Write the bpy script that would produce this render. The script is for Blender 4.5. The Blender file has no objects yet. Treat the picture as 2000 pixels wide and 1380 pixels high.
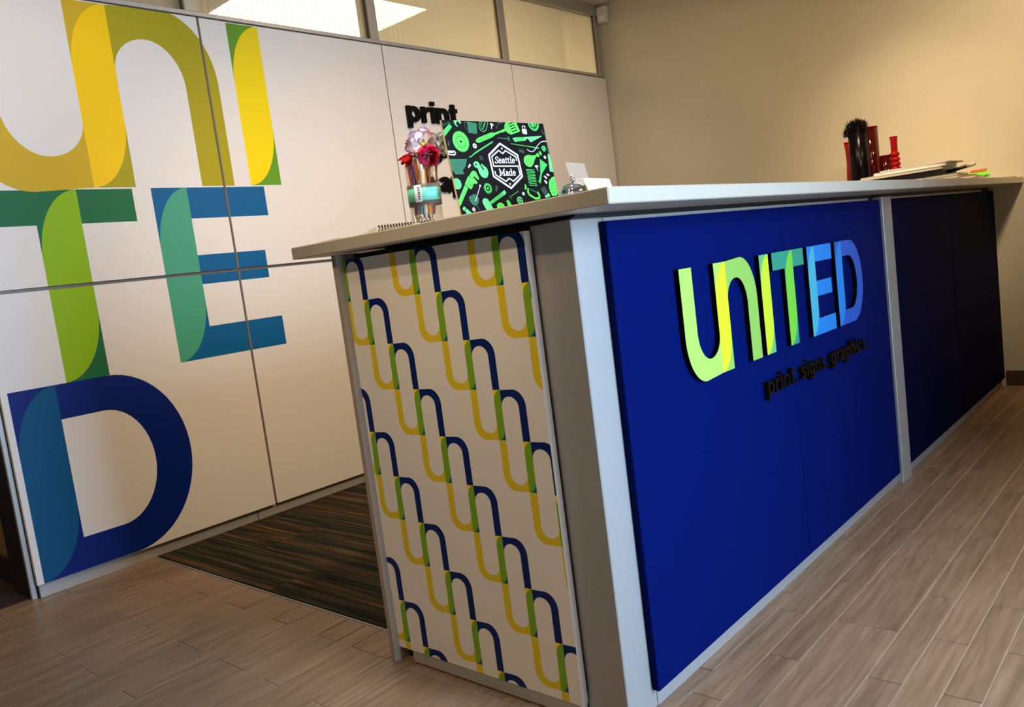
import bpy, bmesh, math, random, json
from math import sin, cos, pi, radians
from mathutils import Vector, Matrix
from mathutils.geometry import delaunay_2d_cdt

random.seed(7)
scene = bpy.context.scene
COL = scene.collection

# ------------------------------------------------------------------ camera
cam_d = bpy.data.cameras.new('camera')
cam = bpy.data.objects.new('camera', cam_d)
COL.objects.link(cam)
cam_d.sensor_fit = 'HORIZONTAL'
cam_d.sensor_width = 36.0
cam_d.lens = 36.0 * 1584.908 / 2000.0
cam_d.clip_start = 0.02
yaw, pitch, roll = 0.73424, -0.10767, -0.12851
fw = Vector((-sin(yaw) * cos(pitch), cos(yaw) * cos(pitch), sin(pitch)))
rt = fw.cross(Vector((0, 0, 1))).normalized()
up = rt.cross(fw)
rt2 = rt * cos(roll) + up * sin(roll)
up2 = -rt * sin(roll) + up * cos(roll)
M = Matrix((rt2, up2, -fw)).transposed().to_4x4()
M.translation = (0.91411, -1.24494, 0.95992)
cam.matrix_world = M
scene.camera = cam

# ------------------------------------------------------------------ world and colour management
world = bpy.data.worlds.new('world')
scene.world = world
world.use_nodes = True
bg = world.node_tree.nodes['Background']
bg.inputs[0].default_value = (0.62, 0.76, 1.0, 1)
bg.inputs[1].default_value = 0.04
vs = scene.view_settings
vs.view_transform = 'Standard'
vs.look = 'None'
vs.gamma = 1.0
vs.use_curve_mapping = False
vs.exposure = 0.0

# ------------------------------------------------------------------ lights
def lamp(name, kind, loc, energy, color, target=None, **kw):
    d = bpy.data.lights.new(name, kind)
    d.energy = energy
    d.color = color
    for k, v in kw.items():
        setattr(d, k, v)
    o = bpy.data.objects.new(name, d)
    COL.objects.link(o)
    o.location = loc
    if target is not None:
        o.rotation_euler = (Vector(target) - Vector(loc)).to_track_quat('-Z', 'Y').to_euler()
    return o

WARM = (1.0, 0.775, 0.515)
COOL = (0.47, 0.69, 1.0)
# daylight through the glazed entrance opposite the near end of the desk
lamp('window_daylight', 'AREA', (2.30, 0.26, 1.15), 76, COOL, (0.0, -0.05, 0.60), shape='RECTANGLE', size=0.8, size_y=1.9, spread=radians(112))
# warm ceiling panel over the work area, ceiling spots and added fill spots
lamp('ceiling_panel', 'AREA', (-0.95, 1.75, 2.60), 40, WARM, (-1.25, 1.75, 0.0), shape='RECTANGLE', size=0.6, size_y=2.2)
def spot(loc, e, target, ang=80, blend=0.8, r=0.06, c=WARM):
    lamp('ceiling_or_fill_spot', 'SPOT', loc, e, c, target, spot_size=radians(ang), spot_blend=blend, shadow_soft_size=r)
spot((0.05, 0.75, 2.55), 175, (-2.25, 1.25, 0.35), 70, 1.0)
spot((-0.30, 2.7, 2.55), 62, (-0.35, 3.2, 1.1), 80, 1.0)
spot((0.75, 2.35, 2.55), 84, (0.60, 3.6, 1.6), 100, 1.0)
spot((-0.25, -0.05, 2.55), 60, (-0.3, 0.15, 1.0), 46, 0.9)
spot((1.30, 1.0, 2.55), 78, (1.0, 1.1, 0.0), 76, 1.0, c=(1.0, 0.84, 0.64))
spot((-0.25, -1.85, 2.55), 104, (-0.42, 0.0, 0.62), 42, 1.0)
spot((0.45, -1.25, 2.55), 46, (-0.30, 0.02, 1.14), 24, 0.9)  # added fill that brightens the jar flowers and the placard
spot((0.85, 0.7, 2.55), 100, (-0.15, 2.9, 1.22), 24, 0.9)  # added fill to whiten the papers on the far tray
spot((-0.9, -0.70, 2.55), 46, (-2.28, -0.05, 1.45), 66, 1.0)  # added warm fill for the left end of the white wall
spot((-0.55, 2.35, 2.55), 58, (-2.25, 2.75, 1.15), 76, 1.0)  # added fill, lifts the right part of the white wall
spot((-3.2, -1.6, 2.4), 40, (-2.7, -0.33, 0.6), 70, 1.0)  # added lamp to lighten the brown corridor wall

# ------------------------------------------------------------------ material helpers
MATS = {}
def srgb(r, g, b):
    f = lambda c: (c / 255 / 12.92) if c / 255 <= 0.04045 else ((c / 255 + 0.055) / 1.055) ** 2.4
    return (f(r), f(g), f(b), 1.0)

def mat(name, color, rough=0.5, metal=0.0, spec=0.5, var=0.0, vscale=30.0, bump=0.0, bscale=200.0, **kw):
    """Principled material with optional soft colour variation and fine relief."""
    if name in MATS:
        return MATS[name]
    m = bpy.data.materials.new(name)
    m.use_nodes = True
    nt = m.node_tree
    p = nt.nodes['Principled BSDF']
    p.inputs['Base Color'].default_value = color
    p.inputs['Roughness'].default_value = rough
    p.inputs['Metallic'].default_value = metal
    p.inputs['Specular IOR Level'].default_value = spec
    for k, v in kw.items():
        p.inputs[k].default_value = v
    if var or bump:
        g = nt.nodes.new('ShaderNodeNewGeometry')
    if var:
        n = nt.nodes.new('ShaderNodeTexNoise')
        n.inputs['Scale'].default_value = vscale
        n.inputs['Detail'].default_value = 3
        nt.links.new(g.outputs['Position'], n.inputs['Vector'])
        r = nt.nodes.new('ShaderNodeMapRange')
        r.inputs['From Min'].default_value = 0.3
        r.inputs['From Max'].default_value = 0.7
        r.inputs['To Min'].default_value = 1 - var
        r.inputs['To Max'].default_value = 1 + var
        nt.links.new(n.outputs['Fac'], r.inputs['Value'])
        mx = nt.nodes.new('ShaderNodeVectorMath')
        mx.operation = 'SCALE'
        mx.inputs[0].default_value = color[:3]
        nt.links.new(r.outputs[0], mx.inputs['Scale'])
        nt.links.new(mx.outputs[0], p.inputs['Base Color'])
    if bump:
        n2 = nt.nodes.new('ShaderNodeTexNoise')
        n2.inputs['Scale'].default_value = bscale
        n2.inputs['Detail'].default_value = 2
        nt.links.new(g.outputs['Position'], n2.inputs['Vector'])
        b = nt.nodes.new('ShaderNodeBump')
        b.inputs['Strength'].default_value = bump
        b.inputs['Distance'].default_value = 0.001
        nt.links.new(n2.outputs['Fac'], b.inputs['Height'])
        nt.links.new(b.outputs[0], p.inputs['Normal'])
    MATS[name] = m
    return m

def flat(name, r, g, b, rough=0.5, **kw):
    return mat(name, srgb(r, g, b), rough, **kw)

WHITE_LAM = flat('white_laminate', 226, 220, 212, 0.45, var=0.012, vscale=3, bump=0.04, bscale=260)
PRINT_WHITE = flat('print_white', 224, 214, 204, 0.45, var=0.012, vscale=3, bump=0.04, bscale=260)
ALU = flat('anodised_aluminium', 178, 172, 164, 0.42, metal=0.35, var=0.03, vscale=40)
POST = flat('silver_grey_post', 166, 161, 156, 0.5, metal=0.5, var=0.02, vscale=60, bump=0.05, bscale=600)
TOP = flat('worktop_beige', 190, 178, 158, 0.45, metal=0.2, var=0.02, vscale=80, bump=0.04, bscale=500)
BLUE = flat('blue_laminate', 0, 13, 71, 0.65, var=0.02, vscale=20, spec=0.03, bump=0.02, bscale=500)
BLUE_SHADED = flat('blue_laminate_shaded', 3, 5, 38, 0.65, var=0.02, vscale=20, spec=0.02, bump=0.02, bscale=500)  # same blue laminate as the near panels, shade put into the colour
BLACK = flat('black_void', 8, 8, 8, 0.6)
BLACK_AC = flat('black_acrylic', 5, 4, 4, 0.5, spec=0.12)
BEIGE = flat('beige_paint', 209, 198, 170, 0.75, var=0.02, vscale=2.5, bump=0.15, bscale=350)
BROWN = flat('brown_paint', 150, 106, 58, 0.8, var=0.03, vscale=4)
DARKTRIM = flat('dark_trim', 36, 24, 18, 0.5, var=0.1, vscale=30)
BASEB = flat('brown_baseboard', 78, 56, 42, 0.5, var=0.12, vscale=25)
CEIL = flat('ceiling_paint', 205, 200, 188, 0.9, var=0.01, vscale=4)
PLASTIC_W = flat('white_plastic', 226, 220, 206, 0.4, var=0.01, vscale=9)
GROUT = flat('grout', 206, 194, 180, 0.8, var=0.08, vscale=60)
CHROME = mat('chrome', (0.86, 0.86, 0.88, 1), 0.06, 1.0)
PAPER = flat('white_paper', 244, 241, 234, 0.8, var=0.01, vscale=30)

# ------------------------------------------------------------------ object helpers
def obj(name, bm, m, parent=None, loc=None, smooth=False):
    me = bpy.data.meshes.new(name)
    bm.normal_update()
    bm.to_mesh(me)
    bm.free()
    for x in (m if isinstance(m, (list, tuple)) else [m]):
        me.materials.append(x)
    if smooth:
        for p in me.polygons:
            p.use_smooth = True
    o = bpy.data.objects.new(name, me)
    COL.objects.link(o)
    if loc is not None:
        o.location = loc
    if parent is not None:
        o.parent = parent
    return o

def thing(name, label, cat, loc=(0, 0, 0), rz=0.0, group=None):
    o = bpy.data.objects.new(name, None)
    o.empty_display_size = 0.05
    COL.objects.link(o)
    o.location = loc
    o.rotation_euler = (0, 0, rz)
    return tag(o, label, cat, group)

def tag(o, label, cat, group=None):
    o['label'] = label
    o['category'] = cat
    if group:
        o['group'] = group
    return o

def struct(o):
    o['kind'] = 'structure'
    return o

def box(bm, lo, hi, bev=0.0, mi=0):
    lo, hi = Vector(lo), Vector(hi)
    r = bmesh.ops.create_cube(bm, size=1.0, matrix=Matrix.Translation((lo + hi) / 2) @ Matrix.Diagonal((*(hi - lo), 1)))
    vs_ = r['verts']
    fs = list({f for v in vs_ for f in v.link_faces})
    for f in fs:
        f.material_index = mi
    if bev:
        es = list({e for v in vs_ for e in v.link_edges})
        bmesh.ops.bevel(bm, geom=es, offset=bev, segments=1, affect='EDGES', profile=0.5, material=mi)
    return bm

def boxo(name, lo, hi, m, parent=None, bev=0.0015):
    return obj(name, box(bmesh.new(), lo, hi, bev), m, parent)

def lathe(bm, prof, seg=40, center=(0, 0, 0), mi=0, cap=True):
    rings = []
    for r, z in prof:
        rings.append([bm.verts.new((center[0] + r * cos(2 * pi * i / seg), center[1] + r * sin(2 * pi * i / seg), center[2] + z)) for i in range(seg)])
    for a, b in zip(rings, rings[1:]):
        for i in range(seg):
            f = bm.faces.new((a[i], a[(i + 1) % seg], b[(i + 1) % seg], b[i]))
            f.material_index = mi
    if cap:
        f = bm.faces.new(list(reversed(rings[0]))); f.material_index = mi
        f = bm.faces.new(rings[-1]); f.material_index = mi
    return bm

def tube(bm, pts, r, seg=10, mi=0, taper=None):
    pts = [Vector(p) for p in pts]
    rings = []
    ref = Vector((0, 0, 1))
    for i, p in enumerate(pts):
        t = (pts[min(i + 1, len(pts) - 1)] - pts[max(i - 1, 0)]).normalized()
        rr = ref if abs(t.dot(ref)) < 0.95 else Vector((1, 0, 0))
        a = t.cross(rr).normalized()
        b = a.cross(t)
        rad = r if taper is None else taper[i]
        rings.append([bm.verts.new(p + (a * cos(2 * pi * k / seg) + b * sin(2 * pi * k / seg)) * rad) for k in range(seg)])
    for A, B in zip(rings, rings[1:]):
        for k in range(seg):
            f = bm.faces.new((A[k], A[(k + 1) % seg], B[(k + 1) % seg], B[k]))
            f.material_index = mi
    f = bm.faces.new(list(reversed(rings[0]))); f.material_index = mi
    f = bm.faces.new(rings[-1]); f.material_index = mi
    return bm

# planes that carry print: local x runs along the surface, local y up, local z out of the face
def frame(origin, xa, ya):
    xa, ya = Vector(xa).normalized(), Vector(ya).normalized()
    za = xa.cross(ya)
    m = Matrix((xa, ya, za)).transposed().to_4x4()
    m.translation = origin
    return m

# ------------------------------------------------------------------ flat print: a plane partition painted shape over shape
def area2(p):
    return sum(p[i][0] * p[(i + 1) % len(p)][1] - p[(i + 1) % len(p)][0] * p[i][1] for i in range(len(p)))

def painted_solid(name, outline, shapes, thick, mats, frm, parent=None, holes=(), base=0, side=None, unit=1.0):
    """outline and shapes in local 2D; shapes = [(polygon, material index)] painted in order; a slab of the
    given thickness behind the painted face, its sides in material `side`."""
    no_out = outline is None
    if no_out:
        outline = [(-1e4, -1e4), (-1e4 + 1, -1e4), (-1e4, -1e4 + 1)]
    polys = [list(outline)] + [list(h) for h in holes] + [list(s[0]) for s in shapes]
    vs2, es, fs = [], [], []
    for p in polys:
        if area2(p) < 0:
            p = p[::-1]
        b = len(vs2)
        vs2 += [Vector((x, y)) for x, y in p]
        fs.append(list(range(b, len(vs2))))
    V, E, F, ov, oe, of = delaunay_2d_cdt(vs2, es, fs, 1, 1e-5)
    bm = bmesh.new()
    front = [bm.verts.new((v[0] * unit, v[1] * unit, 0)) for v in V]
    nh = len(holes)
    for f, o_ in zip(F, of):
        if no_out and (0 in o_ or not o_):
            continue
        if (not no_out and 0 not in o_) or any(0 < k <= nh for k in o_):
            continue
        k = max(o_)
        mi = base if k <= nh else shapes[k - 1 - nh][1]
        a = area2([V[i] for i in f])
        if abs(a) < 1e-12:
            continue
        try:
            nf = bm.faces.new([front[i] for i in (f if a > 0 else f[::-1])])
            nf.material_index = mi
        except ValueError:
            pass
    side = base if side is None else side
    be = [e for e in bm.edges if len(e.link_faces) == 1]
    back = {}
    def bk(v):
        if v not in back:
            back[v] = bm.verts.new((v.co.x, v.co.y, -thick))
        return back[v]
    quads = []
    for e in be:
        f = e.link_faces[0]
        l = [l for l in f.loops if l.edge == e][0]
        a, b = l.vert, l.link_loop_next.vert
        quads.append((b, a, bk(a), bk(b)))
    for q in quads:
        try:
            bm.faces.new(q).material_index = side
        except ValueError:
            pass
    for v in [v for v in bm.verts if not v.link_faces]:
        bm.verts.remove(v)
    # closed back
    bf = []
    for f in list(bm.faces):
        if all(abs(v.co.z) < 1e-9 for v in f.verts):
            vv = []
            for v in f.verts:
                vv.append(bk(v) if v in back else back.setdefault(v, bm.verts.new((v.co.x, v.co.y, -thick))))
            bf.append(vv[::-1])
    for vv in bf:
        try:
            bm.faces.new(vv).material_index = side
        except ValueError:
            pass
    o = obj(name, bm, mats, parent)
    o.matrix_local = frm
    return o

def ell(cx, cy, rx, ry, a0, a1, n=14):
    return [(cx + rx * cos(radians(a0 + (a1 - a0) * i / n)), cy + ry * sin(radians(a0 + (a1 - a0) * i / n))) for i in range(n + 1)]

# ------------------------------------------------------------------ letter shapes of the house alphabet, height 1
def g_n(w=0.228, l0=0.630, l1=0.845, top=1.018, itop=0.835, orx=0.316, orz=0.42, irx=0.205, irz=0.265, jrx=0.197, jrz=0.193):
    p = [(w, 1.0)]
    p += ell(l1 - orx, top - orz, orx, orz, 90, 0)
    p += [(l1, 0), (l0, 0)]
    p += ell(l0 - irx, itop - irz, irx, irz, 0, 90)
    p += ell(w + jrx, itop - jrz, jrx, jrz, 90, 180)[1:]
    return p
def rot180(p, w):
    return [(w - x, 1 - y) for x, y in p]
def lens(w, h=1.0, rz=0.37):
    return ell(w, h - rz, w, rz, 90, 180) + ell(0, rz, w, rz, -90, 0)
def corner_tl(w, h=1.0, rz=0.37):
    return [(0, h)] + ell(w, h - rz, w, rz, 90, 180)
def corner_br(w, h=1.0, rz=0.37):
    return [(w, 0)] + ell(0, rz, w, rz, 0, -90)
def rect(x0, y0, x1, y1):
    return [(x0, y0), (x1, y0), (x1, y1), (x0, y1)]
def g_T():
    return [(0, 1), (0, .82), (.297, .82), (.297, 0), (.519, 0), (.519, .82), (.816, .82), (.816, 1)]
def g_E():
    w = .213
    return [(0, 0), (.711, 0), (.711, .183), (w, .183), (w, .433), (.664, .433), (.664, .605), (w, .605), (w, .82), (.727, .82), (.727, 1), (0, 1)]
def g_D():
    out = [(0, 0)] + ell(.485, .5, .403, .5, -90, 90, 28) + [(0, 1)]
    hole = [(.225, .172)] + ell(.442, .4935, .233, .3215, -90, 90, 24) + [(.225, .815)]
    return out, hole
def place(p, x, y, h):
    return [(x + a * h, y + b * h) for a, b in p]

# ------------------------------------------------------------------ FLOOR
floor = struct(obj('floor', box(bmesh.new(), (-2.34, -3.2, -0.08), (2.46, 3.62, -0.0025)), GROUT))

def plank_material():
    m = bpy.data.materials.new('wood_look_tile')
    m.use_nodes = True
    nt = m.node_tree
    L = nt.links.new
    p = nt.nodes['Principled BSDF']
    g = nt.nodes.new('ShaderNodeNewGeometry')
    oi = nt.nodes.new('ShaderNodeObjectInfo')
    sc = nt.nodes.new('ShaderNodeVectorMath'); sc.operation = 'MULTIPLY'; sc.inputs[1].default_value = (62, 4.6, 1)
    L(g.outputs['Position'], sc.inputs[0])
    off = nt.nodes.new('ShaderNodeVectorMath'); off.operation = 'SCALE'; off.inputs[0].default_value = (37, 91, 53)
    L(oi.outputs['Random'], off.inputs['Scale'])
    ad = nt.nodes.new('ShaderNodeVectorMath'); ad.operation = 'ADD'
    L(sc.outputs[0], ad.inputs[0]); L(off.outputs[0], ad.inputs[1])
    n1 = nt.nodes.new('ShaderNodeTexNoise'); n1.inputs['Scale'].default_value = 1.0; n1.inputs['Detail'].default_value = 5; n1.inputs['Roughness'].default_value = 0.6; n1.inputs['Distortion'].default_value = 0.4
    L(ad.outputs[0], n1.inputs['Vector'])
    cr = nt.nodes.new('ShaderNodeValToRGB')
    e = cr.color_ramp.elements
    e[0].position = 0.28; e[0].color = srgb(118, 91, 67)
    e[1].position = 0.74; e[1].color = srgb(160, 130, 102)
    x = e.new(0.5); x.color = srgb(140, 111, 85)
    L(n1.outputs['Fac'], cr.inputs['Fac'])
    hsv = nt.nodes.new('ShaderNodeHueSaturation')
    mr = nt.nodes.new('ShaderNodeMapRange'); mr.inputs['To Min'].default_value = 0.90; mr.inputs['To Max'].default_value = 1.08
    L(oi.outputs['Random'], mr.inputs['Value']); L(mr.outputs[0], hsv.inputs['Value'])
    L(cr.outputs['Color'], hsv.inputs['Color']); L(hsv.outputs['Color'], p.inputs['Base Color'])
    p.inputs['Roughness'].default_value = 0.42
    p.inputs['Specular IOR Level'].default_value = 0.4
    b = nt.nodes.new('ShaderNodeBump'); b.inputs['Strength'].default_value = 0.12; b.inputs['Distance'].default_value = 0.001
    L(n1.outputs['Fac'], b.inputs['Height']); L(b.outputs[0], p.inputs['Normal'])
    return m
PLANK = plank_material()
G = 0.0032
cols = [(-2.335, -2.24, 0), (-2.24, -2.14, 1), (-2.14, -1.995, 0), (-1.995, -1.893, 1), (-1.893, -1.743, 0), (-1.743, -1.664, 1), (-1.664, -1.576, 0),
        (-1.576, -1.43, 1), (-1.43, -1.272, 0), (-1.272, -1.19, 1), (-1.19, -1.042, 0), (-1.042, -.957, 1), (-.957, -.888, 0), (-.888, -.738, 1),
        (-.738, -.646, 0), (-.646, -.50, 1), (-.50, -.42, 0), (-.42, -.274, 1), (-.274, -.2, 0), (-.2, -.055, 1), (-.055, .017, 0 + 2), (.017, .0905, 0), (.0905, .165, 1),
        (.165, .3105, 0), (.3105, .382, 1), (.382, .456, 0), (.456, .528, 1), (.528, .675, 0), (.675, .748, 1), (.748, .82, 0), (.82, .966, 1), (.966, 1.04, 0), (1.04, 1.19, 1)]
for x0, x1, par in cols:
    y = -0.27 + (0.2275 if par == 1 else 0.1 if par == 2 else 0) - 0.455 * 3
    ymax = 3.60
    if x1 <= -0.60:
        ymax = 0.067
    elif x1 < 0.0:
        ymax = 0.6
    ymin = -1.0 if x0 < 0 else -0.55
    while y < ymax:
        a, b = max(y, ymin), min(y + 0.455, ymax)
        if b - a > 0.02:
            bm = box(bmesh.new(), (x0 + G / 2, a + G / 2, -0.012), (x1 - G / 2, b - G / 2, 0.0), 0.0007)
            obj('floor_plank', bm, PLANK, floor)
        y += 0.455

# ------------------------------------------------------------------ CARPET
def carpet_material():
    m = bpy.data.materials.new('striped_carpet')
    m.use_nodes = True
    nt = m.node_tree
    L = nt.links.new
    p = nt.nodes['Principled BSDF']
    g = nt.nodes.new('ShaderNodeNewGeometry')
    oi = nt.nodes.new('ShaderNodeObjectInfo')
    off = nt.nodes.new('ShaderNodeVectorMath'); off.operation = 'SCALE'; off.inputs[0].default_value = (17, 61, 23)
    L(oi.outputs['Random'], off.inputs['Scale'])
    def noise(scale, sx, sy, detail):
        s = nt.nodes.new('ShaderNodeVectorMath'); s.operation = 'MULTIPLY'; s.inputs[1].default_value = (sx, sy, 0)
        L(g.outputs['Position'], s.inputs[0])
        a = nt.nodes.new('ShaderNodeVectorMath'); a.operation = 'ADD'
        L(s.outputs[0], a.inputs[0]); L(off.outputs[0], a.inputs[1])
        n = nt.nodes.new('ShaderNodeTexNoise'); n.inputs['Scale'].default_value = scale; n.inputs['Detail'].default_value = detail
        L(a.outputs[0], n.inputs['Vector'])
        return n
    n1 = noise(1.0, 0.35, 42, 3)
    cr = nt.nodes.new('ShaderNodeValToRGB')
    cr.color_ramp.interpolation = 'LINEAR'
    st = [(0.22, (22, 18, 14)), (0.34, (48, 39, 30)), (0.40, (28, 46, 36)), (0.46, (46, 37, 28)), (0.50, (82, 68, 46)), (0.54, (42, 34, 26)), (0.60, (70, 58, 42)), (0.645, (116, 74, 34)), (0.665, (54, 43, 32)), (0.74, (106, 92, 58)), (0.80, (36, 30, 24))]
    e = cr.color_ramp.elements
    e[0].position, e[0].color = st[0][0], srgb(*st[0][1])
    e[1].position, e[1].color = st[-1][0], srgb(*st[-1][1])
    for pos, c in st[1:-1]:
        x = e.new(pos); x.color = srgb(*c)
    L(n1.outputs['Fac'], cr.inputs['Fac'])
    n2 = noise(1.0, 3.0, 160, 1)
    mx = nt.nodes.new('ShaderNodeMix'); mx.data_type = 'RGBA'; mx.blend_type = 'MULTIPLY'
    mr = nt.nodes.new('ShaderNodeMapRange'); mr.inputs['From Min'].default_value = 0.4; mr.inputs['From Max'].default_value = 0.6; mr.inputs['To Min'].default_value = 0.45; mr.inputs['To Max'].default_value = 1.25
    L(n2.outputs['Fac'], mr.inputs['Value'])
    mx.inputs[0].default_value = 1.0
    L(cr.outputs['Color'], mx.inputs[6]); L(mr.outputs[0], mx.inputs[7])
    L(mx.outputs[2], p.inputs['Base Color'])
    p.inputs['Roughness'].default_value = 0.95
    p.inputs['Specular IOR Level'].default_value = 0.1
    b = nt.nodes.new('ShaderNodeBump'); b.inputs['Strength'].default_value = 0.5; b.inputs['Distance'].default_value = 0.002
    L(n2.outputs['Fac'], b.inputs['Height']); L(b.outputs[0], p.inputs['Normal'])
    return m
CARPET = carpet_material()
carpet = thing('carpet', 'dark striped carpet with orange and green lines between white wall and desk', 'carpet', (-1.5, 0.07, 0))
k = 0
for j in range(14):
    y0 = 0.075 + j * 0.25
    x = -2.285 - (0.62 if j % 2 else 0.2)
    while x < -0.62:
        a, b = max(x, -2.285), min(x + 1.0, -0.62)
        if b - a > 0.03:
            bm = box(bmesh.new(), (a + 1.5, y0 - 0.07, 0.0005 - 0.004), (b + 1.5, min(y0 + 0.25, 3.6) - 0.07, 0.005))
            obj('carpet_tile', bm, CARPET, carpet)
        x += 1.0
strip = boxo('edge_strip', (-2.285 + 1.5, 0.0685 - 0.07, -0.003), (-0.66 + 1.5, 0.0735 - 0.07, 0.002), ALU, carpet, 0.0006)
strip['label'] = 'thin metal strip along the carpet edge'

# ------------------------------------------------------------------ WHITE PANEL WALL (left) with printed letters
WX = -2.276
wall_left = struct(obj('wall_left', box(bmesh.new(), (WX - 0.10, -0.352, 0.0), (WX - 0.022, 3.60, 2.15)), flat('wall_core', 70, 64, 58, 0.7)))
INK = [PRINT_WHITE,
       flat('ink_gold', 204, 166, 34, 0.5, spec=0.2), flat('ink_yellow', 246, 196, 2, 0.5, spec=0.2), flat('ink_olive', 168, 152, 22, 0.5, spec=0.2),
       flat('ink_green', 98, 148, 36, 0.5, spec=0.2), flat('ink_lemon', 240, 208, 4, 0.5, spec=0.2), flat('ink_forest', 34, 104, 62, 0.5, spec=0.2),
       flat('ink_leaf', 140, 180, 8, 0.5, spec=0.2), flat('ink_blue', 8, 90, 138, 0.5, spec=0.2), flat('ink_teal', 72, 154, 122, 0.5, spec=0.2),
       flat('ink_navy', 0, 30, 110, 0.5, spec=0.2), flat('ink_petrol', 0, 78, 120, 0.5, spec=0.2), flat('ink_gold_light', 222, 190, 40, 0.5, spec=0.2)]
def wall_art():
    s = []
    def add(p, c, x, y, h):
        s.append((place(p, x, y, h), c))
    w = .228
    # bottom letter first, the upper ones overlap it
    out, hole = g_D()
    add(out, 10, -.335, .052, .691); add(hole, 0, -.335, .052, .691)
    add(lens(.225), 11, -.335, .052, .691)
    add(g_T(), 6, -.347, .743, .698)
    add([(.297 + a, b) for a, b in lens(.222)], 7, -.347, .743, .698)
    add(g_E(), 8, .297, .741, .701)
    add(lens(.213), 9, .297, .741, .701)
    add(rect(0, 0, .222, 1), 4, .745, 1.448, .689)
    add(lens(.222), 5, .745, 1.448, .689)
    H = .69
    add(rot180(g_n(), w), 1, .083, 1.447, H)
    add(g_n(), 3, .083, 1.447, H)
    add(corner_tl(w), 1, .083, 1.447, H); add(corner_br(w), 3, .083, 1.447, H)
    add(lens(w), 2, .083, 1.447, H)
    return s
ART = wall_art()
seam_y = [-0.357, 0.618, 1.608, 2.611, 3.600]
gapw = [0.0, 0.011, 0.0065, 0.0055, 0.0]
for i in range(4):
    y0 = seam_y[i] + gapw[i] / 2
    y1 = seam_y[i + 1] - gapw[i + 1] / 2
    for z0, z1 in ((0.0515, 1.0907 - 0.0065), (1.0907 + 0.0065, 2.1405)):
        o = painted_solid('wall_panel', rect(y0, z0, y1, z1), ART if i < 2 else [], 0.018, INK, frame((WX, 0, 0), (0, 1, 0), (0, 0, 1)), wall_left)
# horizontal reveal rail, kick strip and end post of the wall
boxo('reveal_rail', (WX - 0.022, -0.352, 1.084), (WX - 0.010, 3.6, 1.0975), flat('reveal_bronze', 112, 104, 92, 0.45, metal=0.5), wall_left)
for a, b in ((-0.350, 0.5285), (0.532, 1.55), (1.552, 2.55), (2.552, 3.60)):
    boxo('kick_strip', (WX - 0.026, a, 0.0), (WX - 0.016, b, 0.046), ALU, wall_left)
boxo('end_post', (WX - 0.045, -0.374, 0.0), (WX - 0.028, -0.356, 2.15), ALU, wall_left)
boxo('top_rail', (WX - 0.03, -0.36, 2.1465), (WX + 0.002, 3.6, 2.164), ALU, wall_left)
for yy in (0.625, 1.612, 2.614):
    pass

# clerestory: frames and ribbed panes over the white wall
def pane_material():
    m = bpy.data.materials.new('frosted_pane')
    m.use_nodes = True
    nt = m.node_tree
    for n in list(nt.nodes):
        if n.type == 'BSDF_PRINCIPLED':
            nt.nodes.remove(n)
    out = nt.nodes['Material Output']
    tl = nt.nodes.new('ShaderNodeBsdfTranslucent'); tl.inputs[0].default_value = (0.50, 0.45, 0.34, 1)
    df = nt.nodes.new('ShaderNodeBsdfDiffuse'); df.inputs[0].default_value = (0.56, 0.50, 0.37, 1)
    tr = nt.nodes.new('ShaderNodeBsdfTransparent'); tr.inputs[0].default_value = (0.95, 0.92, 0.84, 1)
    gl = nt.nodes.new('ShaderNodeBsdfGlossy'); gl.inputs['Roughness'].default_value = 0.15
    a = nt.nodes.new('ShaderNodeMixShader'); a.inputs[0].default_value = 0.40
    b = nt.nodes.new('ShaderNodeMixShader'); b.inputs[0].default_value = 0.34
    c = nt.nodes.new('ShaderNodeMixShader'); c.inputs[0].default_value = 0.04
    L = nt.links.new
    L(tl.outputs[0], a.inputs[1]); L(df.outputs[0], a.inputs[2])
    L(a.outputs[0], b.inputs[1]); L(tr.outputs[0], b.inputs[2])
    L(b.outputs[0], c.inputs[1]); L(gl.outputs[0], c.inputs[2])
    L(c.outputs[0], out.inputs[0])
    return m
PANE = pane_material()
FRAME = flat('window_frame_grey', 176, 166, 148, 0.4, metal=0.3, var=0.02, vscale=40)
ys = [-0.357, 0.629, 1.609, 2.612, 3.600]
for i in range(4):
    y0, y1 = ys[i] + (0.012 if i == 1 else 0.003), ys[i + 1]
    win = struct(obj('window_%d' % (i + 1), box(bmesh.new(), (WX - 0.045, y1 - 0.058, 2.164), (WX - 0.004, y1, 2.552), 0.003), FRAME))
    win.location = (0, 0, 0)
    boxo('header', (WX - 0.05, y0, 2.552), (WX + 0.004, y1, 2.62), FRAME, win, 0.003)
    pane_ = boxo('pane', (WX - 0.034, y0, 2.160), (WX - 0.028, y1 - 0.054, 2.555), PANE, win, 0.0)
    boxo('glazing_bead', (WX - 0.02, y1 - 0.064, 2.164), (WX - 0.008, y1 - 0.058, 2.552), flat('bead_dark', 90, 74, 40, 0.5), win, 0.0)
    boxo('jamb', (WX - 0.085, y1 - 0.058, 2.164), (WX - 0.046, y1 - 0.003, 2.552), PLASTIC_W, win, 0.0)
    if i < 3:
        bm = bmesh.new()
        y = y0 + 0.03
        while y < y1 - 0.07:
            box(bm, (WX - 0.0385, y, 2.164), (WX - 0.0345, y + 0.0014, 2.552))
            y += 0.046 if i == 0 else 0.030
        r_ = obj('pane_rib', bm, PANE, pane_)
        r_['kind'] = 'stuff'

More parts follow.
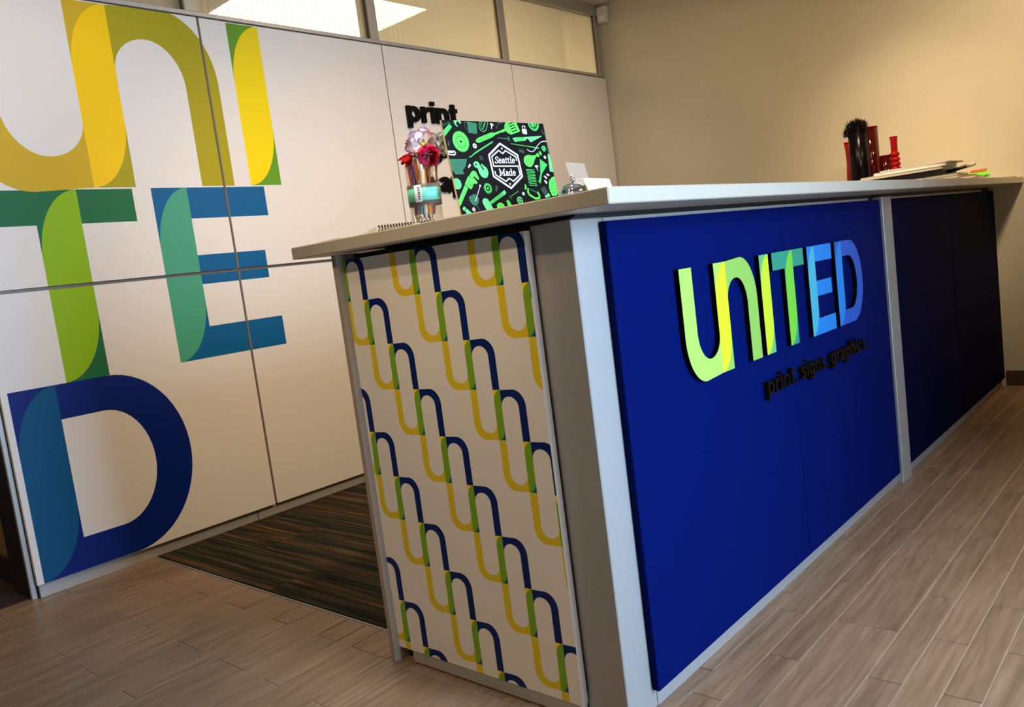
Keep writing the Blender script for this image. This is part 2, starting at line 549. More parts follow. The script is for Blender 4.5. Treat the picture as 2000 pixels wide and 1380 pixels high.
# ------------------------------------------------------------------ OTHER SURFACES
wall_back = struct(obj('wall_back', box(bmesh.new(), (-2.6, 3.616, 0), (2.46, 3.72, 2.62)), BEIGE))
bb = struct(obj('baseboard_back', box(bmesh.new(), (0.005, 3.602, 0.0), (2.36, 3.616, 0.0785), 0.002), BASEB))
ceiling = struct(obj('ceiling', box(bmesh.new(), (WX - 0.05, -3.2, 2.62), (2.46, 3.72, 2.72)), CEIL))
# wall with the window opening, right of the lobby, and the lobby wall behind the photographer
bm = bmesh.new()
box(bm, (2.36, -3.2, 0), (2.46, -0.20, 2.62)); box(bm, (2.36, 0.72, 0), (2.46, 3.616, 2.62)); box(bm, (2.36, -0.20, 0), (2.46, 0.72, 0.12)); box(bm, (2.36, -0.20, 2.2), (2.46, 0.72, 2.62))
struct(obj('wall_right', bm, BEIGE))
struct(obj('wall_front', box(bmesh.new(), (-2.4, -3.3, 0), (2.46, -3.2, 2.62)), BEIGE))
# side corridor left of the white wall
bm = box(bmesh.new(), (-5.2, -0.335, 0.0), (-2.50, -0.25, 2.62))
struct(obj('wall_corridor', bm, BROWN))
struct(obj('trim_1', box(bmesh.new(), (-2.50, -0.372, 0.0), (WX - 0.05, -0.20, 2.15), 0.003), DARKTRIM))
struct(obj('baseboard_corridor', box(bmesh.new(), (-5.2, -0.350, 0.0), (-2.50, -0.335, 0.10), 0.002), DARKTRIM))
boxo_ = struct(obj('floor_corridor', box(bmesh.new(), (-5.2, -3.2, -0.08), (-2.338, -0.25, 0.0)), flat('corridor_carpet', 44, 30, 22, 0.95, var=0.3, vscale=90)))
# room behind the panes
struct(obj('ceiling_office', box(bmesh.new(), (-6.0, -0.2, 2.90), (WX - 0.06, 4.6, 3.0)), CEIL))
struct(obj('wall_office', box(bmesh.new(), (-6.1, -0.25, 0.0), (-6.0, 4.6, 3.0)), BEIGE))
def glow(name, c, s):
    m = bpy.data.materials.new(name)
    m.use_nodes = True
    p = m.node_tree.nodes['Principled BSDF']
    p.inputs['Base Color'].default_value = (0.9, 0.88, 0.8, 1)
    p.inputs['Emission Color'].default_value = c
    p.inputs['Emission Strength'].default_value = s
    return m
cl = thing('ceiling_light', 'bright white ceiling light glowing behind the ribbed panes', 'ceiling light', (-4.26, 2.40, 2.9))
bm = bmesh.new()
a_, b_ = 0.95, 0.69
box(bm, (-a_, -b_, -0.06), (a_, -b_ + .04, 0.0)); box(bm, (-a_, b_ - .04, -0.06), (a_, b_, 0.0)); box(bm, (-a_, -b_ + .04, -0.06), (-a_ + .04, b_ - .04, 0.0)); box(bm, (a_ - .04, -b_ + .04, -0.06), (a_, b_ - .04, 0.0))
obj('housing', bm, PLASTIC_W, cl)
obj('diffuser', box(bmesh.new(), (-a_ + .04, -b_ + .04, -0.05), (a_ - .04, b_ - .04, -0.02)), glow('diffuser_glow', (1.0, 0.88, 0.66, 1), 42.0), cl)
# sensor in the corner
sn = thing('motion_sensor', 'small white box sensor in the upper corner above the beige wall', 'sensor', (-2.235, 3.616, 2.50))
obj('sensor_body', box(bmesh.new(), (-0.038, -0.05, 0.0), (0.036, -0.001, 0.105), 0.008), PLASTIC_W, sn)
obj('sensor_lens', box(bmesh.new(), (-0.024, -0.056, 0.014), (0.022, -0.049, 0.05), 0.004), flat('sensor_lens_white', 236, 230, 218, 0.3), sn)

# ------------------------------------------------------------------ RECEPTION DESK, near unit
desk = thing('reception_desk', 'near desk unit with bright blue front and patterned white end', 'desk', (-0.35, 0.9, 0))
O1 = Vector((-0.35, 0.9, 0))
def dbox(name, lo, hi, m, parent, origin, bev=0.0015):
    return boxo(name, Vector(lo) - origin, Vector(hi) - origin, m, parent, bev)
dbox('carcass', (-0.69, 0.012, 0.012), (-0.024, 1.765, 1.035), BLACK, desk, O1, 0)
dbox('corner_post', (-0.121, 0.0, 0.0), (-0.0186, 0.105, 1.0309), POST, desk, O1, 0.002)
dbox('front_panel', (-0.0165, 0.0885, 0.0435), (0.0, 0.9130, 1.0214), BLUE, desk, O1, 0.0012)['label'] = 'bright blue front panel'
dbox('front_panel', (-0.0165, 0.9165, 0.0435), (0.0, 1.7575, 1.0214), BLUE, desk, O1, 0.0012)['label'] = 'bright blue front panel'
dbox('kick_plate', (-0.022, 0.105, 0.0), (-0.0172, 0.8795, 0.06), POST, desk, O1, 0.0008)
dbox('kick_plate', (-0.022, 0.8815, 0.0), (-0.0172, 1.772, 0.06), POST, desk, O1, 0.0008)
dbox('top_rail', (-0.023, 0.106, 1.0216), (-0.0185, 1.70, 1.0300), ALU, desk, O1, 0.0008)
dbox('end_kick', (-0.655, -0.0215, 0.004), (-0.125, 0.012, 0.05), ALU, desk, O1, 0.001)
dbox('rear_edge', (-0.7165, -0.0428, 0.0), (-0.700, 0.03, 1.038), flat('edge_taupe', 156, 140, 122, 0.7, spec=0.2), desk, O1, 0.001)
# patterned end panel
PAT = [PRINT_WHITE, flat('pattern_yellow', 214, 184, 34, 0.5, spec=0.2), flat('pattern_green', 118, 160, 34, 0.5, spec=0.2), flat('pattern_navy', 4, 31, 92, 0.5, spec=0.2), flat('pattern_gold', 246, 202, 34, 0.5, spec=0.2), flat('pattern_teal', 2, 86, 112, 0.5, spec=0.2), flat('panel_edge', 128, 104, 84, 0.6)]
def pattern():
    s = []
    h, d, w = 0.1081, 0.0672, 0.0200
    wn = w / h
    l0 = d / h
    l1 = l0 + wn
    top, it = 1.012, 0.872
    orx, orz, irx, irz = 0.30, 0.33, 0.195, 0.195
    nn = g_n(wn, l0, l1, top, it, orx, orz, (l0 - wn) / 2, 0.21, (l0 - wn) / 2, 0.21)
    uu = rot180(nn, wn)
    uu[-1] = uu[-1]
    for c in range(-3, 5):
        for k in range(-14, 14):
            x = -0.691 + 0.2515 * c + d * k
            z1 = 0.598 - 0.10815 * k
            if x > -0.02 or x < -0.86 or z1 < -0.05 or z1 > 1.2:
                continue
            s.append((place(uu, x, z1 - h, h), 1))
            s.append((place(nn, x, z1 - h, h), 3))
            s.append((place(corner_tl(wn, 1, .24), x, z1 - h, h), 4))
            s.append((place(corner_br(wn, 1, .24), x, z1 - h, h), 5))
            s.append((place(lens(wn, 1, .24), x, z1 - h, h), 2))
    return s
painted_solid('end_panel', rect(-0.7000, 0.036, -0.1165, 1.0222), pattern(), 0.0185, PAT, frame(Vector((0, -0.0246, 0)) - O1, (1, 0, 0), (0, 0, 1)), desk, side=6)['label'] = 'white end panel with interlocking navy, yellow and green loops'

# far unit
desk2 = thing('reception_desk', 'far desk unit with two plain blue panels, coloured darker for shade, beside the beige wall', 'desk', (-0.35, 2.7, 0))
O2 = Vector((-0.35, 2.7, 0))
dbox('carcass', (-0.69, 1.78, 0.012), (-0.024, 3.60, 1.035), BLACK, desk2, O2, 0)
dbox('divider_post', (-0.05, 1.7730, 0.0), (0.0045, 1.8736, 1.0309), POST, desk2, O2, 0.002)
dbox('front_panel', (-0.0165, 1.8790, 0.0435), (0.0, 2.6836, 1.0214), BLUE_SHADED, desk2, O2, 0.0012)['label'] = 'blue front panel, coloured darker for shade'
dbox('front_panel', (-0.0165, 2.6870, 0.0435), (0.0, 3.585, 1.0214), BLUE_SHADED, desk2, O2, 0.0012)['label'] = 'blue front panel, coloured darker for shade'
dbox('kick_plate', (-0.022, 1.8740, 0.0), (-0.0172, 3.58, 0.06), POST, desk2, O2, 0.0008)
dbox('top_rail', (-0.023, 1.875, 1.0216), (-0.0185, 3.40, 1.0300), ALU, desk2, O2, 0.0008)

# worktops
wt = thing('worktop', 'long beige worktop slab with square overhang over near desk unit', 'worktop', (-0.35, 0.85, 1.0408))
obj('slab', box(bmesh.new(), (-0.817 + 0.35, -0.0844 - 0.85, 0.0), (0.13 + 0.35, 1.7985 - 0.85, 0.0292), 0.0022), TOP, wt)
wt2 = thing('worktop', 'beige worktop slab running into beige wall over far desk unit', 'worktop', (-0.35, 2.7, 1.0418))
obj('slab', box(bmesh.new(), (-0.817 + 0.35, 1.8005 - 2.7, 0.0), (0.13 + 0.35, 3.613 - 2.7, 0.0296), 0.0022), TOP, wt2)
for o_, y0, y1, par, Oo in (('support_rail', 0.0, 1.77, wt, (-0.35, 0.85, 1.0408)), ('support_rail', 1.80, 3.60, wt2, (-0.35, 2.7, 1.0418))):
    boxo(o_, Vector((-0.60, y0 + 0.03, 1.0352)) - Vector(Oo), Vector((-0.03, y1, 1.0408)) - Vector(Oo), BLACK, par, 0)

# ------------------------------------------------------------------ RAISED SIGN ON THE BLUE FRONT
SG = [BLACK_AC, flat('sign_lime', 156, 184, 80), flat('sign_yellow', 204, 206, 26), flat('sign_green', 132, 172, 72), flat('sign_lemon', 188, 202, 36),
      flat('sign_seafoam', 94, 164, 104), flat('sign_jade', 36, 134, 104), flat('sign_leaf', 104, 184, 50), flat('sign_azure', 0, 116, 190), flat('sign_aqua', 60, 158, 174),
      flat('sign_blue', 2, 76, 168), flat('sign_sky', 0, 118, 190)]
SX = 0.0132
K_ = (0.91411 - SX) / (0.91411 - 0.03)
ty = lambda y: -1.24494 + (y + 1.24494) * K_
tz = lambda z: 0.95992 + (z - 0.95992) * K_
sign = thing('lettering_sign', 'six large raised lime to blue letters on the bright blue front', 'sign', (0.0006, ty(0.86), tz(0.653)))
SO = Vector((0.0006, ty(0.86), tz(0.653)))
hS = tz(0.905) - tz(0.653)
def sletter(x, outl, shapes, holes=(), h=hS):
    # letter with its own painted face, black returns
    fr = frame(Vector((SX, ty(x), tz(0.653))) - SO, (0, 1, 0), (0, 0, 1))
    painted_solid('letter', outl, shapes, SX - 0.0008, SG, fr, sign, holes=holes, base=shapes[0][1] if shapes else 1, side=0, unit=h)
w = .228
nn = g_n()
uu = rot180(nn, w)
U_out = uu + rect(0, 0, w, 1)[1:0]
# U: bowl and left leg plus the whole shared stem
bowl = rot180(nn, w)      # starts at (0,0), ends at (0, .358)
Upoly = [(0, 0.0)] + bowl[1:] + [(0, 1), (w, 1), (w, 0)]
sletter(.449, Upoly, [(Upoly, 1), (corner_br(w), 3), (lens(w), 2)])
sletter(.449, nn, [(nn, 3)])
R = rect(0, 0, .212, 1)
sletter(.6905, R, [(R, 5), (lens(.212), 4)])
T_ = g_T()
sletter(.766, T_, [(T_, 6), ([(.297 + a, b) for a, b in lens(.222)], 7)])
E_ = g_E()
sletter(.998, E_, [(E_, 8), (lens(.213), 9)])
Do, Dh = g_D()
sletter(1.2095, Do, [(Do, 10), (lens(.225), 11)], holes=[Dh])

# ------------------------------------------------------------------ small lettering
def ribbon(pts, wd):
    pts = [Vector(p) for p in pts]
    L_, R_ = [], []
    for i, p in enumerate(pts):
        t_ = (pts[min(i + 1, len(pts) - 1)] - pts[max(i - 1, 0)]).normalized()
        n_ = Vector((-t_.y, t_.x)) * wd / 2
        L_.append(tuple(p + n_)); R_.append(tuple(p - n_))
    return L_ + R_[::-1]
def glyph(ch, s_):
    """grotesque lower-case letter, x-height 1, stroke s_: (width, polygons)"""
    h = s_ / 2
    W = 0.70 + 0.8 * s_
    st = lambda x, a, b: rect(x - h, a, x + h, b)
    bowl = lambda cx, a0, a1: ribbon(ell(cx, .5, (W - s_) / 2, .5 - h, a0, a1, 26), s_)
    arch = ribbon([(h, .40)] + ell(W / 2, .56, W / 2 - h, .44 - h, 180, 0, 16) + [(W - h, 0)], s_)
    if ch == 'n': return W, [st(h, 0, 1), arch]
    if ch == 'h': return W, [st(h, 0, 1.36), arch]
    if ch == 'r': return .66 * W, [st(h, 0, 1), ribbon([(h, .35)] + ell(.66 * W, .50, .66 * W - h, .5 - h, 180, 92, 10), s_)]
    if ch == 'i': return s_, [st(h, 0, 1), rect(0, 1.36 - s_ * .85, s_, 1.36)]
    if ch == 'p': return W, [st(h, -.36, 1), bowl(W / 2, -95, 95), bowl(W / 2, 85, 275)]
    if ch == 'g': return W, [st(W - h, -.05, 1), bowl(W / 2, -95, 95), bowl(W / 2, 85, 275), ribbon([(W - h, 0)] + ell(W / 2, -.02, W / 2 - h, .36 - h, 0, -165, 16), s_)]
    if ch == 'a':
        return W, [ribbon(ell(W * .48, .66, W * .48 - h, .34 - h, 165, 20, 12) + [(W - h * 1.2, .6), (W - h * 1.2, .12), (W - h * .6, 0.02)], s_),
                   ribbon([(W - h * 1.3, .56), (.55 * W, .535)] + ell(.44 * W, .27, .44 * W - h, .27 - h, 100, 330, 16) + [(W - h * 1.3, .36)], s_ * .95)]
    if ch == 's':
        k_ = .84 * W
        return k_, [ribbon(ell(k_ / 2, .735, k_ / 2 - h, .265 - h, 20, 250, 16) + ell(k_ / 2, .265, k_ / 2 - h, .265 - h, 70, -160, 16), s_)]
    if ch == 't': return .62 * W, [ribbon([(.26 * W, 1.28), (.26 * W, .30)] + ell(.26 * W + .16, .24, .16, .24 - h, 180, 270, 8) + [(.62 * W, h)], s_), rect(0, 1 - s_ * .85, .60 * W, 1)]
    if ch == 'c': return .94 * W, [ribbon(ell(W / 2, .5, (W - s_) / 2, .5 - h, 42, 318, 24), s_)]
    return s_, [rect(0, 0, s_, s_)]
def word(parent, origin, text, x0, x1, base, xh, stroke, th, m, plane_x, gap):
    gl = [glyph(c, stroke) for c in text]
    tot = sum(g[0] for g in gl) + gap * (len(gl) - 1)
    sx = (x1 - x0) / tot
    x = x0
    for (wd, polys), c in zip(gl, text):
        P_ = [[(a * sx, b * xh) for a, b in p] for p in polys]
        painted_solid('letter', None, [([(a * 100, b * 100) for a, b in p], 0) for p in P_], th, [m],
                      frame(Vector((plane_x + th, x, base)) - Vector(origin), (0, 1, 0), (0, 0, 1)), parent, unit=0.01)
        x += (wd + gap) * sx
TAGM = flat('tagline_black', 12, 9, 6, 0.5, spec=0.12)
kt = (0.91411 - 0.014) / (0.91411 - 0.03)
t1 = lambda y: -1.24494 + (y + 1.24494) * kt
tag_sign = thing('tagline_sign', 'small black raised tagline letters under the big coloured letters', 'sign', (0.0006, t1(1.05), 0.545))
bz = 0.95992 + (0.552 - 0.95992) * kt
for txt, a, b in (('print.', .676, .862), ('signs.', .893, 1.083), ('graphics.', 1.113, 1.432)):
    word(tag_sign, (0.0006, t1(1.05), 0.545), txt, t1(a), t1(b), bz, 0.0345, 0.19, 0.014, TAGM, 0.0007, 0.24)
wl = thing('wall_lettering', 'thick black raised words stacked on the white panel wall', 'sign', (WX + 0.0004, 1.9, 1.39))
for txt, a, b, base in (('print', 1.711, 2.083, 1.7615), ('signs', 1.711, 2.098, 1.578), ('graphics', 1.711, 2.37, 1.3945)):
    word(wl, (WX + 0.0004, 1.9, 1.39), txt, a, b, base, 0.083, 0.29, 0.016, BLACK_AC, WX + 0.0006, 0.11)

# ------------------------------------------------------------------ PLACARD
PL = json.loads('''[["p",3,[[-0.5,181.9],[19.6,197],[26,190.2],[0.5,169.4]]],["l",4,1.17,[[-0.1,203.3],[0.7,198.2],[4.9,193.6],[19.4,200.4],[24.7,195.3]]],["p",2,[[35,208.7],[51.4,209.1],[52.5,198.7],[50.3,196.9],[45.7,202.9],[41.6,202.3],[38.4,196.6],[42.7,191.9],[40.7,190.9],[35.3,195.6],[33.3,202.5]]],["p",4,[[70.8,203.1],[96.7,200.2],[92.4,176.5],[68.1,178.8]]],["l",5,1.84,[[70.6,202.2],[64.2,202],[61.6,194.5],[63.6,187.5],[67.5,187.1]]],["l",2,0.84,[[113.5,207.4],[104.3,200],[101.7,192.8],[103.8,185.7],[112.2,181.8],[120.6,186],[127,196.1],[132.2,207.9]]],["l",2,0.75,[[118.3,207.5],[108.3,197.4],[107.2,189.3],[111.8,186.7],[118.3,195],[125.6,207.7]]],["l",2,0.67,[[126.6,207.3],[111.6,192.1]]],["p",0,[[136.2,200.8],[140.7,201.6],[145.8,198.3],[144.9,195.1],[141.8,196.9],[138.4,188.6],[136.7,188.6],[138.8,197.3],[136.4,198.5]]],["p",1,[[83.9,163.1],[93.1,168.5],[133.4,180.4],[144.3,180.1],[180.5,190],[180.9,187.2],[142.7,174.7],[136.7,170.9],[93.4,157.4],[85.5,158.2]]],["l",6,0.67,[[93,168.4],[95.8,157.4]]],["l",6,0.67,[[96.2,169.3],[99.1,158.5]]],["l",6,0.67,[[99.5,170.3],[102.4,159.7]]],["l",6,0.67,[[102.7,171.3],[105.8,160.8]]],["l",6,0.67,[[105.9,172.3],[109.1,161.9]]],["l",6,0.67,[[109.2,173.2],[112.5,163]]],["l",6,0.67,[[112.4,174.2],[115.8,164.1]]],["l",6,0.67,[[115.7,175.2],[119.2,165.3]]],["l",6,0.67,[[119,176.2],[122.6,166.4]]],["l",6,0.67,[[122.2,177.2],[125.9,167.5]]],["l",6,0.67,[[125.5,178.2],[129.3,168.7]]],["l",6,0.67,[[128.8,179.2],[132.7,169.8]]],["l",6,0.67,[[132.1,180.2],[136.1,170.9]]],["p",1,[[167.8,187],[177.4,189.9],[178.6,196.4],[182.8,202],[188.4,206.3],[217.1,206.8],[224.2,184.8],[194.9,176.9],[184.5,179.9],[179.7,184.9],[165.9,180.5]]],["l",6,2.51,[[191.8,200.9],[209.6,205]]],["l",6,2.51,[[193.9,194.9],[211.3,199.9]]],["l",6,2.51,[[196.1,189.4],[213.3,193.9]]],["l",6,2.51,[[198.8,183.4],[215.4,187.9]]],["g",1,[41.6,159.6],23.02,30,0.1],["c",6,[41.6,159.6],12.72],["c",1,[41.6,159.6],11.55],["c",6,[41.6,159.6],2.68],["c",0,[78.1,150.6],5.52],["c",6,[78.1,150.6],2.01],["p",3,[[132.2,161.4],[133.8,158.7],[77.6,134.7],[58.8,125.4],[53.1,125.5],[62.3,129.4],[74.8,136.9]]],["l",0,2.01,[[-1.7,139.4],[18.4,138.6],[20.4,135.5],[18.3,132.1],[14.1,130.8],[1.7,132.1],[0.8,134.7],[3,136.8],[15.5,136]]],["p",4,[[-3,122.2],[48.2,122.4],[40,106.3],[29,97.9],[31.8,90.2],[6,89.7],[5.9,93.5],[-0.1,100.1]]],["c",6,[3.4,115.1],0.82],["c",6,[10,115.1],0.82],["c",6,[16.7,115],0.82],["c",6,[23.3,115],0.82],["c",6,[30.1,114.9],0.82],["c",6,[36.8,114.9],0.82],["c",6,[5.1,110.4],0.82],["c",6,[11.7,110.3],0.82],["c",6,[18.4,110.3],0.82],["c",6,[25.1,110.2],0.82],["c",6,[31.8,110.2],0.82],["c",6,[6.8,105.7],0.82],["c",6,[13.4,105.6],0.82],["c",6,[20.1,105.5],0.82],["c",6,[26.8,105.5],0.82],["c",6,[8.5,101],0.82],["c",6,[15.2,100.9],0.82],["c",6,[21.8,100.8],0.82],["c",5,[89.4,124.4],4.86],["l",6,1.17,[[86.5,126.7],[92.3,122.2]]],["l",6,1.17,[[93.1,127.1],[85.7,121.8]]],["p",5,[[7,161.4],[9.8,161.4],[9.5,150.2],[3.9,150.1]]],["p",4,[[149.7,169.3],[181.8,168.8],[182.9,172.5],[186.5,171.6],[184.7,161.5],[181.2,162.4],[181,166],[149.3,167.9]]],["p",5,[[160.2,205.5],[176.3,205.5],[171.3,201.2],[162.4,200.6],[156,191.3],[159.2,189.5],[148.6,191.1],[153.8,192.1],[160.2,201.4]]],["p",0,[[52.2,112.4],[56,108],[51.9,106.6],[48.9,102.8],[45.8,104.8],[49.2,108.1]]],["p",2,[[63,112.7],[70.7,117.5],[77.7,115.5],[86.8,98],[89.8,97],[89.6,100.9],[83.7,109.7],[86.3,111.8],[99.5,101.7],[101,91],[95.3,82.3],[87,80.5],[78.9,83.6],[74.7,91.4],[72.6,102.1],[64.6,105]]],["c",6,[69.8,110.1],2.56],["p",1,[[44.3,86.2],[52.9,94.6],[58.6,97.2],[65.4,94.4],[70.8,79.9],[68,76.6],[57.7,85],[53.4,80.7],[47.9,81.3]]],["p",1,[[41.1,85.8],[48.9,80.4],[56.6,81.2],[64,71.4],[61.4,69],[50.6,68.8],[48.2,62.2],[41.1,57.2],[26.9,68.5]]],["p",1,[[26.4,66.6],[34.6,60.7],[1.8,22.2],[-2.1,29.9],[0.3,34.9]]],["l",6,0.91,[[38.4,65.3],[42.6,70.5]]],["l",6,0.91,[[40.8,63.9],[45,69.1]]],["l",6,0.91,[[43.1,62.5],[47.3,67.7]]],["l",6,0.91,[[45.5,61.1],[49.7,66.3]]],["c",2,[6.4,70],11.69],["c",4,[6.4,70],8.95],["c",2,[6.4,70],8.03],["c",4,[3.7,72.4],1.19],["c",4,[7.9,72.3],1.19],["c",4,[3.8,68.6],1.19],["c",4,[8,68.5],1.19],["p",4,[[30.6,41.8],[49.7,47.8],[58,36.9],[54.1,27.5],[44.9,21.7],[36.9,24.4],[31.6,32.3]]],["l",4,1.46,[[47.8,23],[52.9,12.2]]],["l",0,1.28,[[68.7,63.5],[46.3,31.2]]],["c",0,[69,64.3],2.47],["g",3,[89.7,58.1],12.05,16,0.2],["c",6,[89.7,58.1],6.03],["c",3,[89.7,58.1],3.01],["c",0,[37.2,14.4],4.2],["l",6,1.1,[[35.9,16.4],[38.5,12.4]]],["l",6,1.1,[[39.6,16.2],[34.8,12.6]]],["p",2,[[12.2,22.2],[16.6,18.2],[10.5,11.9],[5.9,17.3]]],["p",2,[[18.1,17.2],[32.6,4.6],[16.9,1.6],[12.5,12.3]]],["p",3,[[127.5,48.1],[132.2,41],[90,23.1],[86.5,29.1]]],["p",2,[[127.5,48.1],[136.9,52.8],[140.8,47.7],[138.3,43.8],[132.2,41]]],["p",2,[[65.8,30.9],[70.6,36.5],[78.4,36.7],[83.8,33.1],[95.9,7.2],[75.6,4.3],[66.4,26]]],["p",1,[[105.6,21.3],[112.3,25.5],[120.1,25.6],[126.6,21.2],[128.4,12],[104.5,9.9]]],["p",1,[[135.9,28.2],[139.5,30.9],[144.2,29.5],[151,16],[138.2,14.9]]],["l",4,0.68,[[112,24.3],[120.8,16.5]]],["l",4,0.68,[[121.8,23.8],[109.7,16.2]]],["l",4,0.68,[[137.8,28.9],[147.5,19.4]]],["l",4,0.68,[[144.5,28.7],[137.9,21.5]]],["p",5,[[114.3,64.3],[121.7,60.1],[113.5,50],[109.3,51.6]]],["r",0,4.3,[[153.4,156.1],[200.2,130.3],[200.5,82],[158.7,56.4],[114.2,83.6],[113.3,130.4]]],["l",0,2.84,[[193.3,117.1],[194.1,125.9],[165.2,140.6],[155.5,133.8],[145.2,141],[120.8,127.3],[120.7,105.9],[194.2,105.5],[195.5,86],[170.3,71.7],[158.6,78.6],[148,71.7],[121.3,86.7],[120.9,95]]],["c",0,[155.7,145.2],2.21],["c",0,[158.2,66],2.31],["t","Seattle",[[125.8,112.1],[186.9,112.1],[129.9,127.2]]],["t","Made",[[131.2,84.4],[182.2,84.4],[133.1,99.6]]],["p",0,[[230.8,189.6],[246.1,190.4],[244.4,178.1],[231.1,179.8]]],["l",0,1.34,[[236.1,189.8],[233,194.8],[237.1,197.8],[243.3,196.5],[240.4,191.3]]],["c",3,[272.2,204.8],17.99],["c",6,[272.2,204.8],12.55],["c",3,[272.2,204.8],10.04],["l",6,1.84,[[277,207.3],[273.9,190.1]]],["p",5,[[295.3,189.5],[299.4,191.5],[298,184.8],[302.2,182.9],[305.1,187.8],[305.4,130],[300.9,129],[301.8,177.2],[295.1,181.8]]],["p",2,[[233.4,171.9],[292.5,175.6],[288.3,173.1],[252.3,160.3],[248.9,162.2],[244.1,168.2],[240,167.7],[234.8,163.4],[232,162.9]]],["p",3,[[207.2,170.8],[233.4,171.9],[232.7,162.9],[206.9,161.3]]],["p",2,[[195.8,169],[207.2,170.8],[206.9,161.3],[201.7,160.7],[198.6,163.5]]],["c",6,[202.4,165.6],1.42],["p",3,[[183.8,155.9],[190.2,156.5],[254.5,149.9],[275.1,147.2],[274.5,145.3],[266.4,145.2],[246.2,148.9]]],["l",0,1.34,[[234.1,143.7],[240.8,139.5],[248.3,138.1],[255.5,140],[264,146.2],[271.4,152.9],[281.5,159.6],[292,162.6],[308.6,163.3]]],["c",3,[289.6,145.8],7.03],["c",4,[289.6,145.8],4.69],["c",3,[289.6,145.8],4.02],["c",4,[288.5,147.7],0.67],["c",4,[291.9,147.3],0.67],["c",4,[287.6,144.5],0.67],["c",4,[291,144.2],0.67],["p",1,[[217.4,122.6],[223,128.2],[233,131],[245.7,129.6],[256.5,130],[261.1,131.9],[261.4,133.8],[266.9,135.7],[269.9,127.6],[265.2,125.7],[262.6,128.1],[256.1,124.3],[250.1,117.7],[245.2,110.2],[236.7,103.7],[229.8,102.8],[220.5,106.7],[215.9,115.1]]],["p",1,[[271.1,138.6],[275.5,139.5],[279.2,133.8],[277.3,130],[272.7,130.5],[270.7,134.8]]],["p",5,[[208.6,145],[224.3,141.3],[221.4,133.8],[206.6,138.5]]],["c",0,[287.4,125.2],3.68],["p",2,[[298.6,132.8],[311,130.2],[318.4,88.3],[293.7,92.2]]],["c",4,[305.9,115.7],0.84],["c",4,[310.3,110.4],0.68],["c",4,[305.6,111.2],0.84],["c",4,[310,106],0.68],["c",4,[305.2,106.6],0.84],["c",4,[309.8,101.6],0.68],["c",4,[304.8,102.1],0.84],["c",4,[309.6,97.3],0.68],["c",4,[304.4,97.5],0.84],["c",4,[309.4,92.9],0.68],["p",3,[[269.2,121.6],[290.4,108],[265.2,86.2],[254.8,63.9],[248.5,69.2],[250.9,70.9],[260.6,87.1]]],["p",0,[[247.9,105.4],[253.4,107.5],[259.7,104.4],[258,102.7],[254.2,102.3],[255.8,91.5],[251.7,101.9],[247.7,102.8]]],["l",3,1.67,[[242.7,96],[217.9,97.2],[218.9,94.6],[242.6,91.7],[241.8,89.1],[218.1,90],[219.2,87.4],[242.3,84.8],[242.2,82.3],[218.5,83.1],[218.8,80.2],[241.9,77.6],[241.9,75.4],[217.6,76.4],[217.9,73.4],[241.8,71.1],[241.7,68.6],[217.9,69.1],[218.3,66.6],[240.8,63.9],[240.8,59.6],[216.9,61.9]]],["p",0,[[269.8,80.9],[274,82.5],[280.3,76.8],[277,74.2]]],["p",0,[[279.1,85],[282.8,87.2],[290,84],[287.2,81]]],["p",0,[[267.9,70.5],[271,72.6],[277.6,66],[273.5,62.6]]],["p",1,[[282.6,65.8],[285.4,71],[297.7,78.6],[311,80.5],[316.3,72.9],[319.5,58.7],[299.4,34.7],[284.2,34.4],[280.2,45.9],[279.7,56.3]]],["l",4,1.14,[[282.1,62.4],[315.8,67.2]]],["l",4,1.14,[[281.9,55.4],[313.5,59.8]]],["l",4,1.14,[[281.6,48.4],[311.2,52.4]]],["l",4,1.14,[[281.4,41.5],[308.9,45]]],["l",4,0.99,[[288.7,73.5],[292.4,65.2]]],["l",4,0.99,[[295.5,75.6],[298.5,66.8]]],["l",4,0.99,[[302.5,77.6],[304.7,68.4]]],["l",4,0.99,[[309.4,79.7],[310.9,70]]],["l",1,4.72,[[211.2,54.9],[208.1,46.5],[211.4,39.6],[227.8,30.5],[240,30.9],[243,36.8],[238.3,45.5]]],["l",4,2.59,[[216.4,52.2],[234.6,45.2]]],["p",1,[[204.6,64.4],[207.4,61.8],[206.8,55.8],[201.8,50.9],[199.5,55.2],[202.9,58.5],[202.1,61.9]]],["p",5,[[250.4,51.1],[265.6,58.9],[273.3,43.5],[261.1,36.1]]],["p",2,[[259.4,34.4],[274,41.7],[278,34.6],[263.2,30.8]]],["l",3,1.52,[[179.1,49.1],[153,38.3]]],["l",3,1.22,[[148.4,40.1],[152.8,31.7]]],["c",0,[192.9,42.8],3.8],["c",6,[192.9,42.8],1.07],["g",2,[177.6,28.2],8.98,18,0.1],["c",6,[177.6,28.2],5.93],["l",2,1.83,[[179.5,34.8],[175.6,21.6]]],["l",2,1.67,[[170,30.2],[184.9,25.4]]],["c",2,[177.6,28.2],2.28]]''')
PC = [flat('placard_white', 246, 246, 240), flat('placard_bright_green', 84, 232, 72), flat('placard_mint', 100, 226, 122), flat('placard_green', 58, 180, 76),
      flat('placard_pine', 32, 104, 64), flat('placard_moss', 26, 58, 36), flat('placard_black', 12, 8, 8, 0.5, spec=0.12), flat('board_edge', 226, 204, 170, 0.7)]
def circ(c, r, n=28, dep=0.0):
    return [(c[0] + r * cos(2 * pi * i / n), c[1] + r * sin(2 * pi * i / n)) for i in range(n)]
